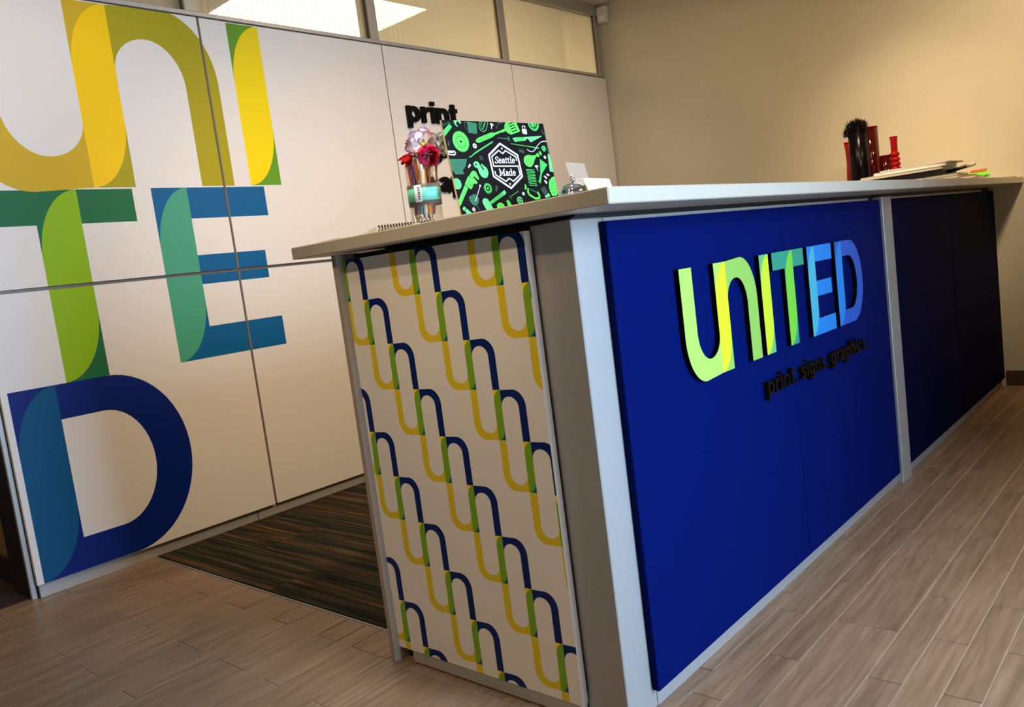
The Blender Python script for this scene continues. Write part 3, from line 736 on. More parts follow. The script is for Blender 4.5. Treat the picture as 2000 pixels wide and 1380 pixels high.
def thick_line(pts, wd):
    out = []
    h = wd / 2
    for (x0, y0), (x1, y1) in zip(pts, pts[1:]):
        l = math.hypot(x1 - x0, y1 - y0) or 1e-6
        nx, ny = -(y1 - y0) / l * h, (x1 - x0) / l * h
        out.append([(x0 + nx, y0 + ny), (x0 - nx, y0 - ny), (x1 - nx, y1 - ny), (x1 + nx, y1 + ny)])
    for p in pts[1:-1]:
        out.append(circ(p, h * 0.999, 9))
    return out
SLAB = {
 'S': (.54, [[(.46, .72), (.42, .88), (.27, .95), (.12, .88), (.08, .74), (.16, .60), (.38, .44), (.47, .28), (.42, .1), (.27, .04), (.12, .1), (.07, .26)], [(.47, .95), (.47, .7)], [(.065, .04), (.065, .3)]]),
 'e': (.50, [[(.08, .35), (.42, .35), (.41, .5), (.33, .62), (.17, .62), (.08, .5), (.08, .17), (.17, .05), (.33, .05), (.43, .15)]]),
 'a': (.50, [[(.1, .5), (.16, .62), (.3, .62), (.37, .52), (.37, .07), (.48, .07)], [(.37, .37), (.17, .35), (.08, .25), (.08, .14), (.16, .05), (.27, .06), (.37, .16)]]),
 't': (.36, [[(.14, .84), (.14, .15), (.21, .05), (.34, .08)], [(.01, .62), (.32, .62)]]),
 'l': (.32, [[(.04, .96), (.16, .96), (.16, .05)], [(.03, .05), (.30, .05)]]),
 'M': (.92, [[(.17, .05), (.17, .95)], [(.17, .9), (.45, .22), (.73, .9)], [(.74, .95), (.74, .05)], [(.03, .05), (.31, .05)], [(.59, .05), (.89, .05)], [(.03, .95), (.2, .95)], [(.72, .95), (.89, .95)]]),
 'd': (.54, [[(.28, .96), (.40, .96), (.40, .05), (.51, .05)], [(.40, .55), (.30, .62), (.17, .6), (.08, .48), (.08, .18), (.17, .05), (.30, .06), (.40, .14)]])}
shapes = []
for e in PL:
    if e[0] == 'p':
        shapes.append((e[2], e[1]))
    elif e[0] == 'c':
        shapes.append((circ(e[2], e[3], 28 if e[3] > 4 else 14), e[1]))
    elif e[0] == 'g':
        c, r, n, dep = e[2:6]
        pts = []
        for i in range(n):
            a = 2 * pi * i / n
            da = 2 * pi / n
            if n >= 30:
                pts += [(c[0] + r * cos(a), c[1] + r * sin(a)), (c[0] + r * (1 - dep) * cos(a + da * .15), c[1] + r * (1 - dep) * sin(a + da * .15))]
            else:
                for t_, q in ((-.22, 1), (.22, 1), (.30, 1 - dep), (.70, 1 - dep)):
                    pts.append((c[0] + r * q * cos(a + da * t_), c[1] + r * q * sin(a + da * t_)))
        shapes.append((pts, e[1]))
    elif e[0] in 'lr':
        pts = [tuple(p) for p in e[3]]
        if e[0] == 'r':
            pts = pts + pts[:2]
        for q in thick_line(pts, e[2]):
            shapes.append((q, e[1]))
    elif e[0] == 't':
        (bx, by), (ex, ey), (tx, tyy) = e[2]
        tot = sum(SLAB[c][0] for c in e[1])
        ux, uy = (ex - bx) / tot, (ey - by) / tot
        vx, vy = tx - bx, tyy - by
        x = 0
        for c in e[1]:
            for pl in SLAB[c][1]:
                pts = [(bx + (x + a) * ux + b * vx, by + (x + a) * uy + b * vy) for a, b in pl]
                for q in thick_line(pts, 2.0):
                    shapes.append((q, 0))
            x += SLAB[c][0]
phi, tilt = radians(5), radians(7)
pd = Vector((sin(phi), cos(phi), 0))
pn = Vector((cos(phi), -sin(phi), 0))
pu = Vector((0, 0, 1)) * cos(tilt) - pn * sin(tilt)
BL = Vector((-0.275, -0.027, 1.0708))
plac = thing('counter_placard', 'black placard printed with green tools and a white badge', 'sign', BL)
painted_solid('board', rect(0, 0, 305, 204.5), shapes, 0.005, PC, frame((0, 0, 0), pd, pu), plac, base=6, side=7, unit=0.001)
bm = bmesh.new()
pnn = pd.cross(pu)
a = pd * 0.13 + pu * 0.15 - pnn * 0.006
b = pd * 0.175 + pu * 0.15 - pnn * 0.006
c_ = pd * 0.115 - pn * 0.10 + Vector((0, 0, 0.0005))
d_ = pd * 0.190 - pn * 0.10 + Vector((0, 0, 0.0005))
vsx = [bm.verts.new(v) for v in (a, b, d_, c_)] + [bm.verts.new(v - pn * 0.003) for v in (a, b, d_, c_)]
for f in ((0, 1, 2, 3), (7, 6, 5, 4), (0, 4, 5, 1), (1, 5, 6, 2), (2, 6, 7, 3), (3, 7, 4, 0)):
    bm.faces.new([vsx[i] for i in f])
obj('easel_strut', bm, PC[7], plac)

CT = 1.0700   # worktop top
# ------------------------------------------------------------------ SERVICE BELL
bell = thing('service_bell', 'chrome domed service bell beside the green placard', 'bell', (-0.029, 0.036, CT))
BS = 0.83
prof = [(0.0385, 0.0), (0.0385, 0.004), (0.036, 0.006), (0.034, 0.010)]
def bsc(p, kz=0.70):
    return [(r * BS, z * kz) for r, z in p]
obj('bell_base', lathe(bmesh.new(), bsc(prof), 40), flat('bell_base_dark', 60, 56, 50, 0.3, metal=0.6), bell, smooth=True)
prof = [(0.0372, 0.0115), (0.0376, 0.0125), (0.0365, 0.0135)] + [(0.034 * cos(radians(t_)) ** 0.7 if t_ < 89 else 0.0035, 0.0145 + 0.029 * sin(radians(t_))) for t_ in range(0, 91, 9)]
obj('dome', lathe(bmesh.new(), bsc(prof), 48), CHROME, bell, smooth=True)
prof = [(0.0035, 0.043), (0.0035, 0.049), (0.0058, 0.0505), (0.0058, 0.0545), (0.0042, 0.056), (0.0046, 0.060), (0.0040, 0.0635), (0.0015, 0.065)]
obj('plunger', lathe(bmesh.new(), bsc(prof, 0.70), 20), CHROME, bell, smooth=True)

# ------------------------------------------------------------------ clear plastic
def clear(name, tint=(0.96, 0.95, 0.92, 1), refl=0.10, rough=0.08, haze=0.0):
    m = bpy.data.materials.new(name)
    m.use_nodes = True
    nt = m.node_tree
    for n in list(nt.nodes):
        if n.type == 'BSDF_PRINCIPLED':
            nt.nodes.remove(n)
    tr = nt.nodes.new('ShaderNodeBsdfTransparent'); tr.inputs[0].default_value = tint
    gl = nt.nodes.new('ShaderNodeBsdfGlossy'); gl.inputs['Roughness'].default_value = rough
    lw = nt.nodes.new('ShaderNodeLayerWeight'); lw.inputs['Blend'].default_value = 0.25
    mr = nt.nodes.new('ShaderNodeMapRange'); mr.inputs['To Min'].default_value = refl * 0.5; mr.inputs['To Max'].default_value = 0.35
    mx = nt.nodes.new('ShaderNodeMixShader')
    L = nt.links.new
    L(lw.outputs['Facing'], mr.inputs['Value']); L(mr.outputs[0], mx.inputs[0])
    hz = nt.nodes.new('ShaderNodeMixShader'); hz.inputs[0].default_value = haze
    df = nt.nodes.new('ShaderNodeBsdfDiffuse'); df.inputs[0].default_value = (0.95, 0.92, 0.86, 1)
    L(tr.outputs[0], hz.inputs[1]); L(df.outputs[0], hz.inputs[2])
    L(hz.outputs[0], mx.inputs[1]); L(gl.outputs[0], mx.inputs[2]); L(mx.outputs[0], nt.nodes['Material Output'].inputs[0])
    return m
CLEAR = clear('clear_plastic', (0.97, 0.96, 0.94, 1), 0.03)
CLEAR_W = clear('clear_acrylic', (1.0, 0.98, 0.94, 1), 0.08, 0.25, 0.12)

# ------------------------------------------------------------------ CARD HOLDER
ch = thing('card_holder', 'clear acrylic card holder behind the service bell', 'card holder', (-0.046, 0.144, CT), radians(8.3))
# local: x out of the face, y along
def slab_tilt(name, m, parent, y0, y1, zlo, zhi, x_at0, lean, th, bev=0.0006):
    bm = box(bmesh.new(), (-th, y0, zlo), (0, y1, zhi), bev)
    o = obj(name, bm, m, parent)
    o.location = (x_at0, 0, 0)
    o.rotation_euler = (0, -lean, 0)
    return o
slab_tilt('back_plate', CLEAR_W, ch, -0.046, 0.034, 0.003, 0.082, -0.026, radians(12), 0.003)
boxo('holder_base', (-0.046, -0.060, 0.0), (0.016, 0.060, 0.003), CLEAR_W, ch, 0.0006)
slab_tilt('front_lip', CLEAR_W, ch, -0.060, 0.060, 0.003, 0.014, 0.014, radians(15), 0.002)
cards = thing('business_cards', 'white cards standing in the clear holder', 'cards', (-0.046, 0.144, CT + 0.0032), radians(8.3))
for q in range(5):
    slab_tilt('card', PAPER, cards, -0.058, 0.058, 0.0035, 0.0400, 0.0085 - q * 0.0036, radians(15), 0.0031, 0.0003)

# ------------------------------------------------------------------ PEN JAR with flower pens
JX, JY = -0.368, -0.036
jar = thing('pen_jar', 'clear plastic jar with teal band holding pens and flowers', 'pen jar', (JX, JY, CT))
R0 = 0.0345
prof = [(R0 - 0.003, 0.0), (R0, 0.003), (R0, 0.122), (R0 - 0.0015, 0.122), (R0 - 0.0015, 0.005), (0.002, 0.005)]
obj('jar_wall', lathe(bmesh.new(), prof, 40), CLEAR, jar, smooth=True)
def band(name, r, z0, z1, m, a0=0, a1=360, n=48, th=0.0004):
    bm = bmesh.new()
    vo = []
    for i in range(n + 1):
        a = radians(a0 + (a1 - a0) * i / n)
        vo.append([bm.verts.new((rr * cos(a), rr * sin(a), z)) for rr, z in ((r, z0), (r, z1), (r - th, z1), (r - th, z0))])
    for A, B in zip(vo, vo[1:]):
        for k_ in range(4):
            bm.faces.new((A[k_], B[k_], B[(k_ + 1) % 4], A[(k_ + 1) % 4]))
    return obj(name, bm, m, jar, smooth=True)
GREYB = flat('band_grey', 96, 88, 78, 0.5)
TEAL = flat('band_teal', 112, 208, 178, 0.5, var=0.12, vscale=60)
band('label_band', R0 + 0.0007, 0.038, 0.081, GREYB)
band('label_stripe', R0 + 0.0013, 0.0465, 0.073, TEAL)['label'] = 'teal stripe of the band'
stk = band('price_sticker', R0 + 0.0019, 0.044, 0.079, PAPER, -76, -52, 6)
stk['label'] = 'white sticker with a bar code'
for q, (a, b) in enumerate(((-68, .006), (-66, .003), (-64, .006), (-62, .004))):
    pass
bm = bmesh.new()
z = 0.049
for wd in (.0016, .0008, .0022, .0008, .0014, .0022, .0008, .0016, .0012, .002):
    for sgn in (0,):
        a0, a1 = radians(-65), radians(-56)
        r = R0 + 0.0024
        q = [bm.verts.new((r * cos(a), r * sin(a), zz)) for a, zz in ((a0, z), (a1, z), (a1, z + wd), (a0, z + wd))]
        bm.faces.new(q)
    z += wd + 0.0012
obj('bar_code', bm, BLACK_AC, stk)
def pen(kind, label, color, base, tipz, lean, r=0.0042, cap=None, group='pens in the clear jar', top='blunt', tip=None):
    """pen standing in the jar: base (x,y) on the jar floor, lean = (dx,dy) at the top"""
    t_ = thing(kind, label, 'pen' if kind == 'pen' else 'pencil', (JX + base[0], JY + base[1], CT + 0.006), 0, group)
    v = Vector((lean[0], lean[1], tipz))
    L_ = v.length
    u_ = v / L_
    bm = tube(bmesh.new(), [u_ * 0.014, u_ * (L_ - 0.012)], r, 8)
    obj('barrel', bm, color, t_, smooth=True)
    bm = tube(bmesh.new(), [Vector((0, 0, 0.0)), u_ * 0.006, u_ * 0.014], r, 8, taper=[0.0008, r * 0.5, r])
    obj('tip', bm, tip or flat('pen_tip', 190, 184, 176, 0.3, metal=0.6), t_, smooth=True)
    bm = tube(bmesh.new(), [u_ * (L_ - 0.012), u_ * (L_ - 0.003), u_ * L_], r, 8, taper=[r * 0.98, r * 0.9, r * 0.55])
    obj('end', bm, cap or flat('pen_end', 190, 184, 176, 0.3, metal=0.6), t_, smooth=True)
    return t_
red = flat('pen_red', 196, 30, 26, 0.35); blu = flat('pen_blue', 22, 40, 140, 0.3); org = flat('pencil_orange', 232, 140, 30, 0.45)
whi = flat('pen_white', 236, 226, 210, 0.35); tea = flat('pen_teal', 24, 130, 150, 0.35); blk = flat('pen_black', 28, 24, 24, 0.35); brn = flat('pencil_brown', 170, 92, 30, 0.45)
pen('pen', 'red pen at the left side of the clear jar', red, (-0.020, -0.006), 0.125, (-0.010, 0.0), 0.0046)
pen('pen', 'blue pen with silver clicker at the left of the jar', blu, (-0.016, -0.014), 0.130, (0.006, 0.004), 0.0046, CHROME)
pen('pencil', 'orange pencil leaning right across the jar front', org, (-0.006, -0.020), 0.125, (0.020, 0.012), 0.0042)
pen('pencil', 'brown orange pencil leaning left at the jar centre', brn, (0.006, -0.010), 0.135, (-0.012, 0.0), 0.0050)
pen('pen', 'white pen standing at the right of the jar', whi, (0.012, -0.014), 0.118, (0.004, 0.002), 0.0046)
pen('pen', 'teal pen in the middle of the clear jar', tea, (0.004, -0.020), 0.085, (0.002, 0.006), 0.0056)
pen('pen', 'black pen low at the left of the clear jar', blk, (-0.022, -0.010), 0.080, (0.002, 0.004), 0.0050)
pen('pencil', 'orange pencil standing at the right of the jar', org, (0.020, -0.008), 0.120, (-0.006, 0.0), 0.0042)
pen('pen', 'clear pale pen standing behind the blue pen', flat('pen_clear', 214, 204, 184, 0.2), (-0.004, 0.010), 0.126, (0.002, 0.0), 0.0048)

def petal_material(name, inner, mid, tip, length):
    m = bpy.data.materials.new(name)
    m.use_nodes = True
    nt = m.node_tree
    p = nt.nodes['Principled BSDF']
    tc = nt.nodes.new('ShaderNodeTexCoord')
    sx = nt.nodes.new('ShaderNodeSeparateXYZ')
    mr = nt.nodes.new('ShaderNodeMapRange'); mr.inputs['From Max'].default_value = length
    cr = nt.nodes.new('ShaderNodeValToRGB')
    e = cr.color_ramp.elements
    e[0].color, e[0].position = srgb(*inner), 0.15
    e[1].color, e[1].position = srgb(*tip), 1.0
    x = e.new(0.6); x.color = srgb(*mid)
    L = nt.links.new
    L(tc.outputs['Object'], sx.inputs[0]); L(sx.outputs['X'], mr.inputs['Value']); L(mr.outputs[0], cr.inputs['Fac']); L(cr.outputs['Color'], p.inputs['Base Color'])
    p.inputs['Roughness'].default_value = 0.9
    p.inputs['Specular IOR Level'].default_value = 0.1
    p.inputs['Subsurface Weight'].default_value = 0.0
    return m
def petal_mesh(L_, W_, curl, m):
    bm = bmesh.new()
    nx, ny = 7, 5
    g = []
    for i in range(nx):
        t_ = i / (nx - 1)
        half = W_ * (sin(pi * min(1, t_ * 0.92 + 0.06)) ** 0.75) * (0.45 + 0.55 * t_) + 0.001
        row = []
        for j in range(ny):
            s_ = -1 + 2 * j / (ny - 1)
            row.append(bm.verts.new((L_ * t_, half * s_, curl * L_ * (t_ ** 2) + 0.12 * W_ * s_ * s_ + 0.0012 * sin(9 * s_ + 5 * t_))))
        g.append(row)
    for i in range(nx - 1):
        for j in range(ny - 1):
            bm.faces.new((g[i][j], g[i + 1][j], g[i + 1][j + 1], g[i][j + 1]))
    bmesh.ops.solidify(bm, geom=bm.faces[:], thickness=0.0006)
    me = bpy.data.meshes.new('petal')
    bm.to_mesh(me); bm.free()
    me.materials.append(m)
    for p in me.polygons:
        p.use_smooth = True
    return me
def flower(label, pos, facing, mats, L_, n=6, layers=2, stem=None, center=True, W=0.62, open_=0.5):
    t_ = thing('flower_pen', label, 'flower', pos, 0, 'flower pens in the clear jar')
    q = Vector(facing).normalized().to_track_quat('Z', 'Y')
    for la in range(layers):
        me = petal_mesh(L_ * (1 - 0.22 * la), L_ * W * 0.5 * (1 - 0.1 * la), open_ + 0.35 * la, mats[la % len(mats)])
        for i in range(n):
            o = bpy.data.objects.new('petal', me)
            COL.objects.link(o)
            o.parent = t_
            e_ = Matrix.Rotation(2 * pi * (i + 0.5 * la) / n + 0.3, 4, 'Z') @ Matrix.Rotation(-0.1 - 0.05 * (i % 2), 4, 'Y') @ Matrix.Translation((0.0015, 0, 0.001 * la))
            o.matrix_local = q.to_matrix().to_4x4() @ e_
    if center:
        bm = bmesh.new()
        bmesh.ops.create_icosphere(bm, subdivisions=2, radius=0.0048)
        o = obj('flower_centre', bm, flat('flower_yellow', 196, 190, 60, 0.8), t_, smooth=True)
        o.location = Vector(facing).normalized() * 0.004
    if stem is not None:
        bm = tube(bmesh.new(), [Vector((0, 0, 0)), Vector(stem) * 0.4 + Vector((0, 0, 0.003)), Vector(stem)], 0.0034, 8)
        obj('stem', bm, flat('flower_stem', 150, 84, 40, 0.5), t_, smooth=True)
    return t_
p_white = petal_material('petal_white_pink', (255, 240, 206), (255, 250, 248), (220, 190, 240), 0.036)
p_white2 = petal_material('petal_white_rose', (255, 240, 206), (255, 246, 240), (252, 180, 206), 0.030)
p_pink = petal_material('petal_hot_pink', (240, 40, 84), (248, 70, 116), (255, 190, 208), 0.028)
p_pale = petal_material('petal_pale_blue', (240, 238, 226), (226, 236, 230), (206, 230, 240), 0.027)
p_red = petal_material('petal_red', (200, 24, 24), (214, 34, 30), (236, 60, 44), 0.024)
view = Vector((0.8, -0.72, -0.12))
rgt = rt2
flower('white and lilac artificial flower topmost in the jar', (JX + 0.014, JY + 0.002, CT + 0.164), (0.70, -0.68, 0.12), [p_white, p_white2], 0.034, 6, 2, (-0.006, 0.0, -0.155), W=1.15, open_=0.16)
flower('hot pink artificial flower below the white one', (JX + 0.024, JY + 0.004, CT + 0.141), (0.72, -0.6, -0.35), [p_pink, p_pink], 0.026, 6, 2, (-0.012, -0.004, -0.13), center=False, W=1.15, open_=0.4)
flower('pale blue artificial flower half hidden behind the pink one', (JX + 0.028, JY + 0.030, CT + 0.160), (0.6, 0.3, 0.1), [p_pale, p_pale], 0.027, 6, 2, (-0.014, -0.024, -0.142), center=False, W=1.1, open_=0.3)
flower('red artificial bud hanging over the left jar rim', (JX - 0.016, JY - 0.004, CT + 0.146), (-0.35, -0.45, -0.5), [p_red, p_red], 0.020, 4, 2, (0.014, 0.006, -0.12), center=False, W=0.8, open_=1.2)
flower('lilac pink artificial flower at the left behind the white one', (JX - 0.008, JY + 0.008, CT + 0.166), (-0.1, -0.6, 0.25), [petal_material('petal_lilac', (250, 180, 190), (246, 190, 214), (206, 176, 226), 0.027)], 0.027, 6, 2, (0.010, -0.004, -0.152), center=False, W=1.1, open_=0.35)

# ------------------------------------------------------------------ flat papers at the near worktop edge
cd = thing('printed_card', 'small printed card lying at the foot of the pen jar', 'card', (-0.345, -0.040, CT), radians(8))
obj('card_sheet', box(bmesh.new(), (-0.035, -0.03, 0.0), (0.045, 0.05, 0.0022), 0.0003), PAPER, cd)
bm = bmesh.new()
for q, (a, b) in enumerate(((-.012, -.007), (-.004, .001), (.004, .010), (.013, .017), (.020, .026))):
    box(bm, (a, -0.0312, 0.0004), (b, -0.0298, 0.0026))
obj('print_mark', bm, BLACK_AC, cd)
nb = thing('spiral_notebook', 'spiral bound white notebook lying at an angle left of the pen jar', 'notebook', (-0.498, -0.071, CT), radians(-28.6))
bm = bmesh.new()
N = 14
rows = []
for i in range(N + 1):
    t_ = i / N
    x_ = -0.240 + 0.232 * t_
    hgt = 0.0092 + 0.0016 * sin(3.0 * t_) + 0.0012 * t_
    rows.append([bm.verts.new((x_, 0.0, 0.0012)), bm.verts.new((x_, 0.19, 0.0012)), bm.verts.new((x_, 0.19, hgt)), bm.verts.new((x_, 0.0, hgt))])
for A, B in zip(rows, rows[1:]):
    for k_ in range(4):
        bm.faces.new((A[k_], A[(k_ + 1) % 4], B[(k_ + 1) % 4], B[k_]))
bm.faces.new(rows[0]); bm.faces.new(rows[-1][::-1])
obj('page_block', bm, PAPER, nb)
obj('cover', box(bmesh.new(), (-0.246, -0.003, 0.0), (-0.004, 0.193, 0.0012), 0.0003), flat('notebook_cover', 236, 206, 176, 0.7), nb)
for i in range(27):
    bm = bmesh.new()
    y_ = 0.006 + 0.0066 * i
    pts = [Vector((-0.004 + 0.0066 * cos(a), y_ + 0.001 * sin(a), 0.0074 + 0.0066 * sin(a))) for a in [2 * pi * k_ / 12 for k_ in range(12)]]
    tube(bm, pts + pts[:1], 0.0011, 6)
    obj('wire_loop', bm, BLACK_AC, nb)
pp = tag(obj('loose_sheets', box(bmesh.new(), (-0.060, -0.05, 0.0), (0.060, 0.05, 0.0042), 0.0008), PAPER, None, (-0.672, -0.018, CT)), 'thin pile of white sheets at the far left end of worktop', 'paper')
pp.rotation_euler = (0, 0, radians(-12))

# ------------------------------------------------------------------ FAR CLUSTER
def glass_col(name, c, trans=0.55, rough=0.08):
    return mat(name, c, rough, 0.0, 0.5, **{'Transmission Weight': trans, 'IOR': 1.35})
WT = 1.0714
RG = glass_col('red_glass', srgb(190, 16, 22), 0.45)
WINE = glass_col('wine_glass', srgb(84, 8, 10), 0.45)
DARK = mat('dark_glass', srgb(10, 4, 6), 0.22, 0.0, 0.12)
def vase(name, label, prof, loc, m, rim=None, seg=36):
    t_ = thing(name, label, 'vase', loc, 0)
    inner = [(max(r - 0.004, 0.001), z) for r, z in reversed(prof) if z > 0.006]
    obj('vase_body', lathe(bmesh.new(), prof + inner + [(0.001, 0.006)], seg), m, t_, smooth=True)
    r, z = prof[-1]
    bm = bmesh.new()
    lathe(bm, [(r - 0.003, z - 0.001), (r + 0.001, z - 0.001), (r + 0.001, z + 0.002), (r - 0.003, z + 0.002), (r - 0.003, z - 0.001)], seg, cap=False)
    obj('rim', bm, rim or m, t_, smooth=True)
    return t_
vase('vase', 'tall black vase filled with dried flower heads', [(0.043, 0.0), (0.047, 0.004), (0.047, 0.345)], (-0.503, 3.15, WT), DARK)
vase('vase', 'tall wine red glass cylinder vase beside the black vase', [(0.037, 0.0), (0.041, 0.004), (0.041, 0.352)], (-0.476, 3.245, WT), WINE, RG)
vase('vase', 'slender red glass vase, leftmost of the red group', [(0.036, 0.0), (0.037, 0.01), (0.026, 0.10), (0.020, 0.19), (0.022, 0.26), (0.027, 0.30)], (-0.592, 3.28, WT), RG)
vase('vase', 'short wide dark red glass vase right of the tall vases', [(0.033, 0.0), (0.036, 0.004), (0.037, 0.20)], (-0.424, 3.305, WT), WINE, RG)
prof = [(0.024, 0.0), (0.026, 0.004)]
for i in range(8):
    zc = 0.018 + 0.0245 * i
    rr = 0.0300 - 0.0010 * i
    for a in range(-80, 81, 20):
        prof.append((rr - 0.010 + 0.010 * cos(radians(a)), zc + 0.0118 * sin(radians(a))))
prof += [(0.0155, 0.207), (0.0155, 0.235), (0.0165, 0.262), (0.0185, 0.275)]
vase('bottle_vase', 'red glass bottle vase with beaded ribs and straight neck', prof, (-0.337, 3.16, WT), RG, seg=28)
# dried flower heads standing in the black vase
df = thing('dried_flowers', 'dark dried flower heads rising from the tall black vase', 'dried flowers', (-0.503, 3.15, WT + 0.325))
rnd = random.Random(3)
DRY = flat('dried_brown', 28, 14, 10, 0.9, var=0.3, vscale=120)
heads = [(-0.026, -0.006, 0.036, 0.036), (0.002, -0.016, 0.042, 0.034), (0.030, -0.006, 0.032, 0.030), (-0.046, 0.000, 0.012, 0.032), (0.010, 0.018, 0.040, 0.032), (-0.012, 0.0, 0.022, 0.036)]
for hx, hy, hz, hr in heads:
    bm = bmesh.new()
    for k_ in range(60):
        th = math.acos(1 - 1.8 * (k_ + .5) / 60); ph_ = k_ * 2.4
        d0 = Vector((sin(th) * cos(ph_), sin(th) * sin(ph_), cos(th)))
        sd = d0.cross(Vector((0.3, 0.2, 1))).normalized() * hr * 0.22
        c0 = d0 * hr * 0.45
        tp = d0 * hr * (1.0 + 0.25 * rnd.random())
        up_ = d0.cross(sd).normalized() * hr * 0.12
        q = [bm.verts.new(v) for v in (c0 + sd, c0 - sd, c0 + up_, tp)]
        for f in ((0, 1, 3), (1, 2, 3), (2, 0, 3), (0, 2, 1)):
            bm.faces.new([q[i] for i in f])
    tube(bm, [Vector((0, 0, 0)), Vector((-hx * 0.4, -hy * 0.4, -hz - 0.02))], 0.002, 6)
    o = obj('flower_head', bm, DRY, df)
    o.location = (hx, hy, hz)
# magazines, tray and paper stack
mcol = [flat('mag_brown', 120, 84, 56, 0.4), flat('mag_grey', 150, 146, 140, 0.4), flat('mag_black', 40, 34, 32, 0.4), flat('mag_cream', 226, 212, 186, 0.5), flat('mag_slate', 78, 80, 92, 0.4)]
zz = WT
mags = [(-0.10, 2.87, 0.37, 0.25, 0.009, -3, 3, 'cream magazine, lowest under the black tray'), (-0.085, 2.88, 0.34, 0.24, 0.008, 4, 0, 'brown magazine second from the bottom under the tray'),
        (-0.115, 2.87, 0.32, 0.24, 0.010, -6, 4, 'slate magazine third from the bottom under the tray'), (-0.13, 2.88, 0.30, 0.24, 0.012, 2, 2, 'black magazine directly under the black tray')]
for x_, y_, lx, ly, h_, rz, ci, lab in mags:
    t_ = thing('magazine', lab, 'magazine', (x_, y_, zz), radians(rz), 'magazines under the black tray')
    obj('cover', box(bmesh.new(), (-lx / 2, -ly / 2, h_ - 0.001), (lx / 2, ly / 2, h_), 0.0002), mcol[ci], t_)
    obj('page_block', box(bmesh.new(), (-lx / 2 + 0.001, -ly / 2 + 0.001, 0.0), (lx / 2 - 0.001, ly / 2 - 0.001, h_ - 0.001)), flat('magazine_pages', 206, 190, 168, 0.8), t_)
    zz += h_
tr_ = thing('paper_tray', 'black desk tray under a heap of white papers', 'tray', (-0.215, 2.89, zz), radians(0))
TRAYM = flat('tray_black', 16, 14, 14, 0.4)
bm = bmesh.new()
box(bm, (-0.18, -0.125, 0.0), (0.18, 0.125, 0.003)); box(bm, (-0.18, -0.125, 0.003), (0.18, -0.121, 0.026)); box(bm, (-0.18, 0.121, 0.003), (0.18, 0.125, 0.026)); box(bm, (-0.18, -0.121, 0.003), (-0.176, 0.121, 0.026)); box(bm, (0.176, -0.121, 0.003), (0.18, 0.121, 0.026))
obj('tray_body', bm, TRAYM, tr_)
zz2 = zz + 0.0265
stacks = [(-0.225, 2.885, 0.375, 0.265, 0.006, 1.0, PAPER, 'white sheets lying directly on the black tray'), (-0.205, 2.88, 0.340, 0.25, 0.008, -2.5, flat('paper_cream', 236, 222, 196, 0.8), 'cream folder in the paper heap on the tray'),
          (-0.175, 2.89, 0.300, 0.24, 0.012, 2.0, PAPER, 'thick white paper stack upper middle of the heap'), (-0.150, 2.885, 0.290, 0.22, 0.007, -3.0, flat('paper_grey', 214, 206, 200, 0.8), 'grey white sheets on top of the paper heap')]
for x_, y_, lx, ly, h_, rz, m_, lab in stacks:
    t_ = thing('paper_stack', lab, 'papers', (x_, y_, zz2), radians(rz), 'papers heaped on the black tray')
    ns = max(3, int(h_ / 0.002))
    for q in range(ns):
        dx, dy = rnd.uniform(-.004, .004), rnd.uniform(-.004, .004)
        obj('sheet', box(bmesh.new(), (-lx / 2 + dx, -ly / 2 + dy, h_ * q / ns), (lx / 2 + dx, ly / 2 + dy, h_ * (q + 0.92) / ns)), m_, t_)
    zz2 += h_
mk = thing('marker', 'black marker with pale cap poking out right of the tray', 'marker', (0.005, 2.87, WT + 0.052), radians(-18))
obj('barrel', tube(bmesh.new(), [(-0.05, 0, 0), (0.042, 0, 0.012)], 0.0078, 12), TRAYM, mk, smooth=True)
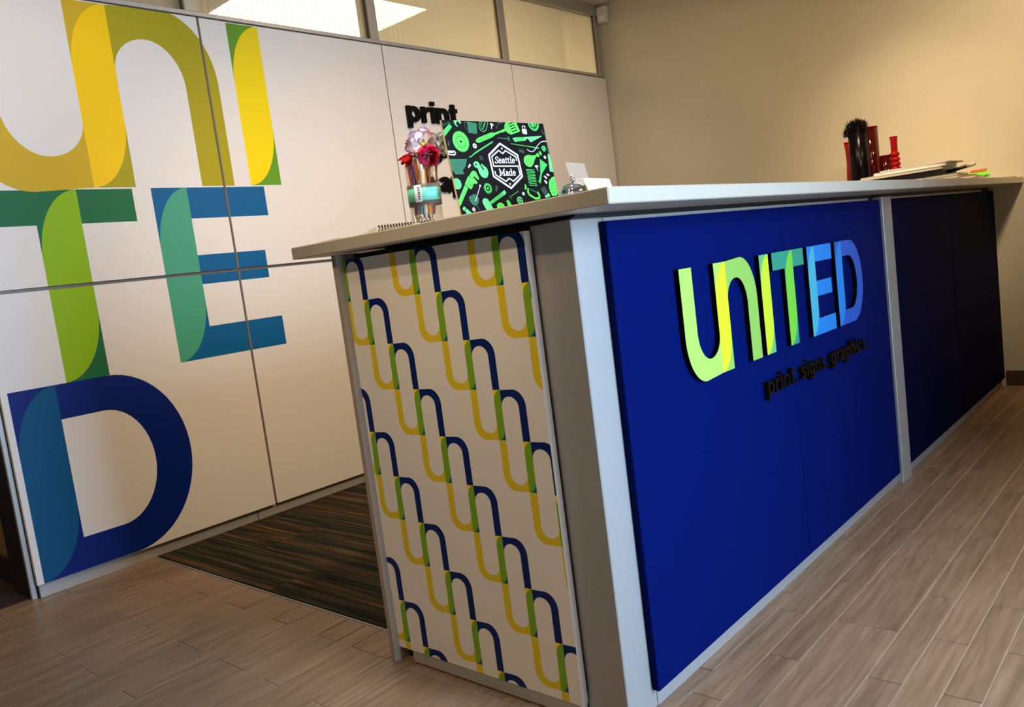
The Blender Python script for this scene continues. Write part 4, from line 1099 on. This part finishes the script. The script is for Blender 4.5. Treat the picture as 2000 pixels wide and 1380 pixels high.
obj('cap', tube(bmesh.new(), [(0.042, 0, 0.012), (0.075, 0, 0.0165)], 0.0082, 12), flat('marker_cap', 206, 194, 168, 0.4), mk, smooth=True)
# loose leaflets and green pamphlet toward the wall
for x_, y_, lx, ly, rz, m_, lab in ((-0.02, 3.08, 0.22, 0.16, 12, mcol[4], 'dark leaflet lying flat left of the green pamphlet'), (0.02, 3.30, 0.20, 0.15, -8, mcol[3], 'cream leaflet lying flat under the green pamphlet'), (0.045, 3.47, 0.14, 0.12, 15, mcol[2], 'black leaflet lying flat nearest the beige wall')):
    o = tag(obj('leaflet', box(bmesh.new(), (-lx / 2, -ly / 2, 0), (lx / 2, ly / 2, 0.004), 0.0006), m_, None, (x_, y_, WT)), lab, 'leaflet', 'leaflets near the beige wall')
    o.rotation_euler = (0, 0, radians(rz))
gp = thing('pamphlet', 'bright green folded pamphlet with an orange corner', 'pamphlet', (0.0, 3.22, WT + 0.010), radians(4))
def folded(bm, rows_, wid, th=0.0008):
    g = []
    for (yy, zz_) in rows_:
        g.append([bm.verts.new((-wid / 2, yy, zz_)), bm.verts.new((wid / 2, yy, zz_)), bm.verts.new((wid / 2, yy, zz_ + th)), bm.verts.new((-wid / 2, yy, zz_ + th))])
    for A, B in zip(g, g[1:]):
        for k_ in range(4):
            bm.faces.new((A[k_], A[(k_ + 1) % 4], B[(k_ + 1) % 4], B[k_]))
    bm.faces.new(g[0]); bm.faces.new(g[-1][::-1])
    return bm
obj('folded_leaf', folded(bmesh.new(), [(-0.15, 0.003), (-0.09, 0.010), (-0.02, 0.018), (0.05, 0.030), (0.11, 0.040)], 0.10), flat('pamphlet_green', 120, 214, 30, 0.5), gp)
obj('folded_leaf', folded(bmesh.new(), [(-0.10, 0.0), (-0.03, 0.004), (0.03, 0.011), (0.07, 0.016)], 0.12), flat('pamphlet_lime', 84, 222, 24, 0.5), gp)
oc = obj('orange_corner', folded(bmesh.new(), [(0.072, 0.036), (0.10, 0.0415), (0.135, 0.049)], 0.07), flat('pamphlet_orange', 190, 78, 20, 0.5), gp)
oc['label'] = 'orange brown corner of the pamphlet'
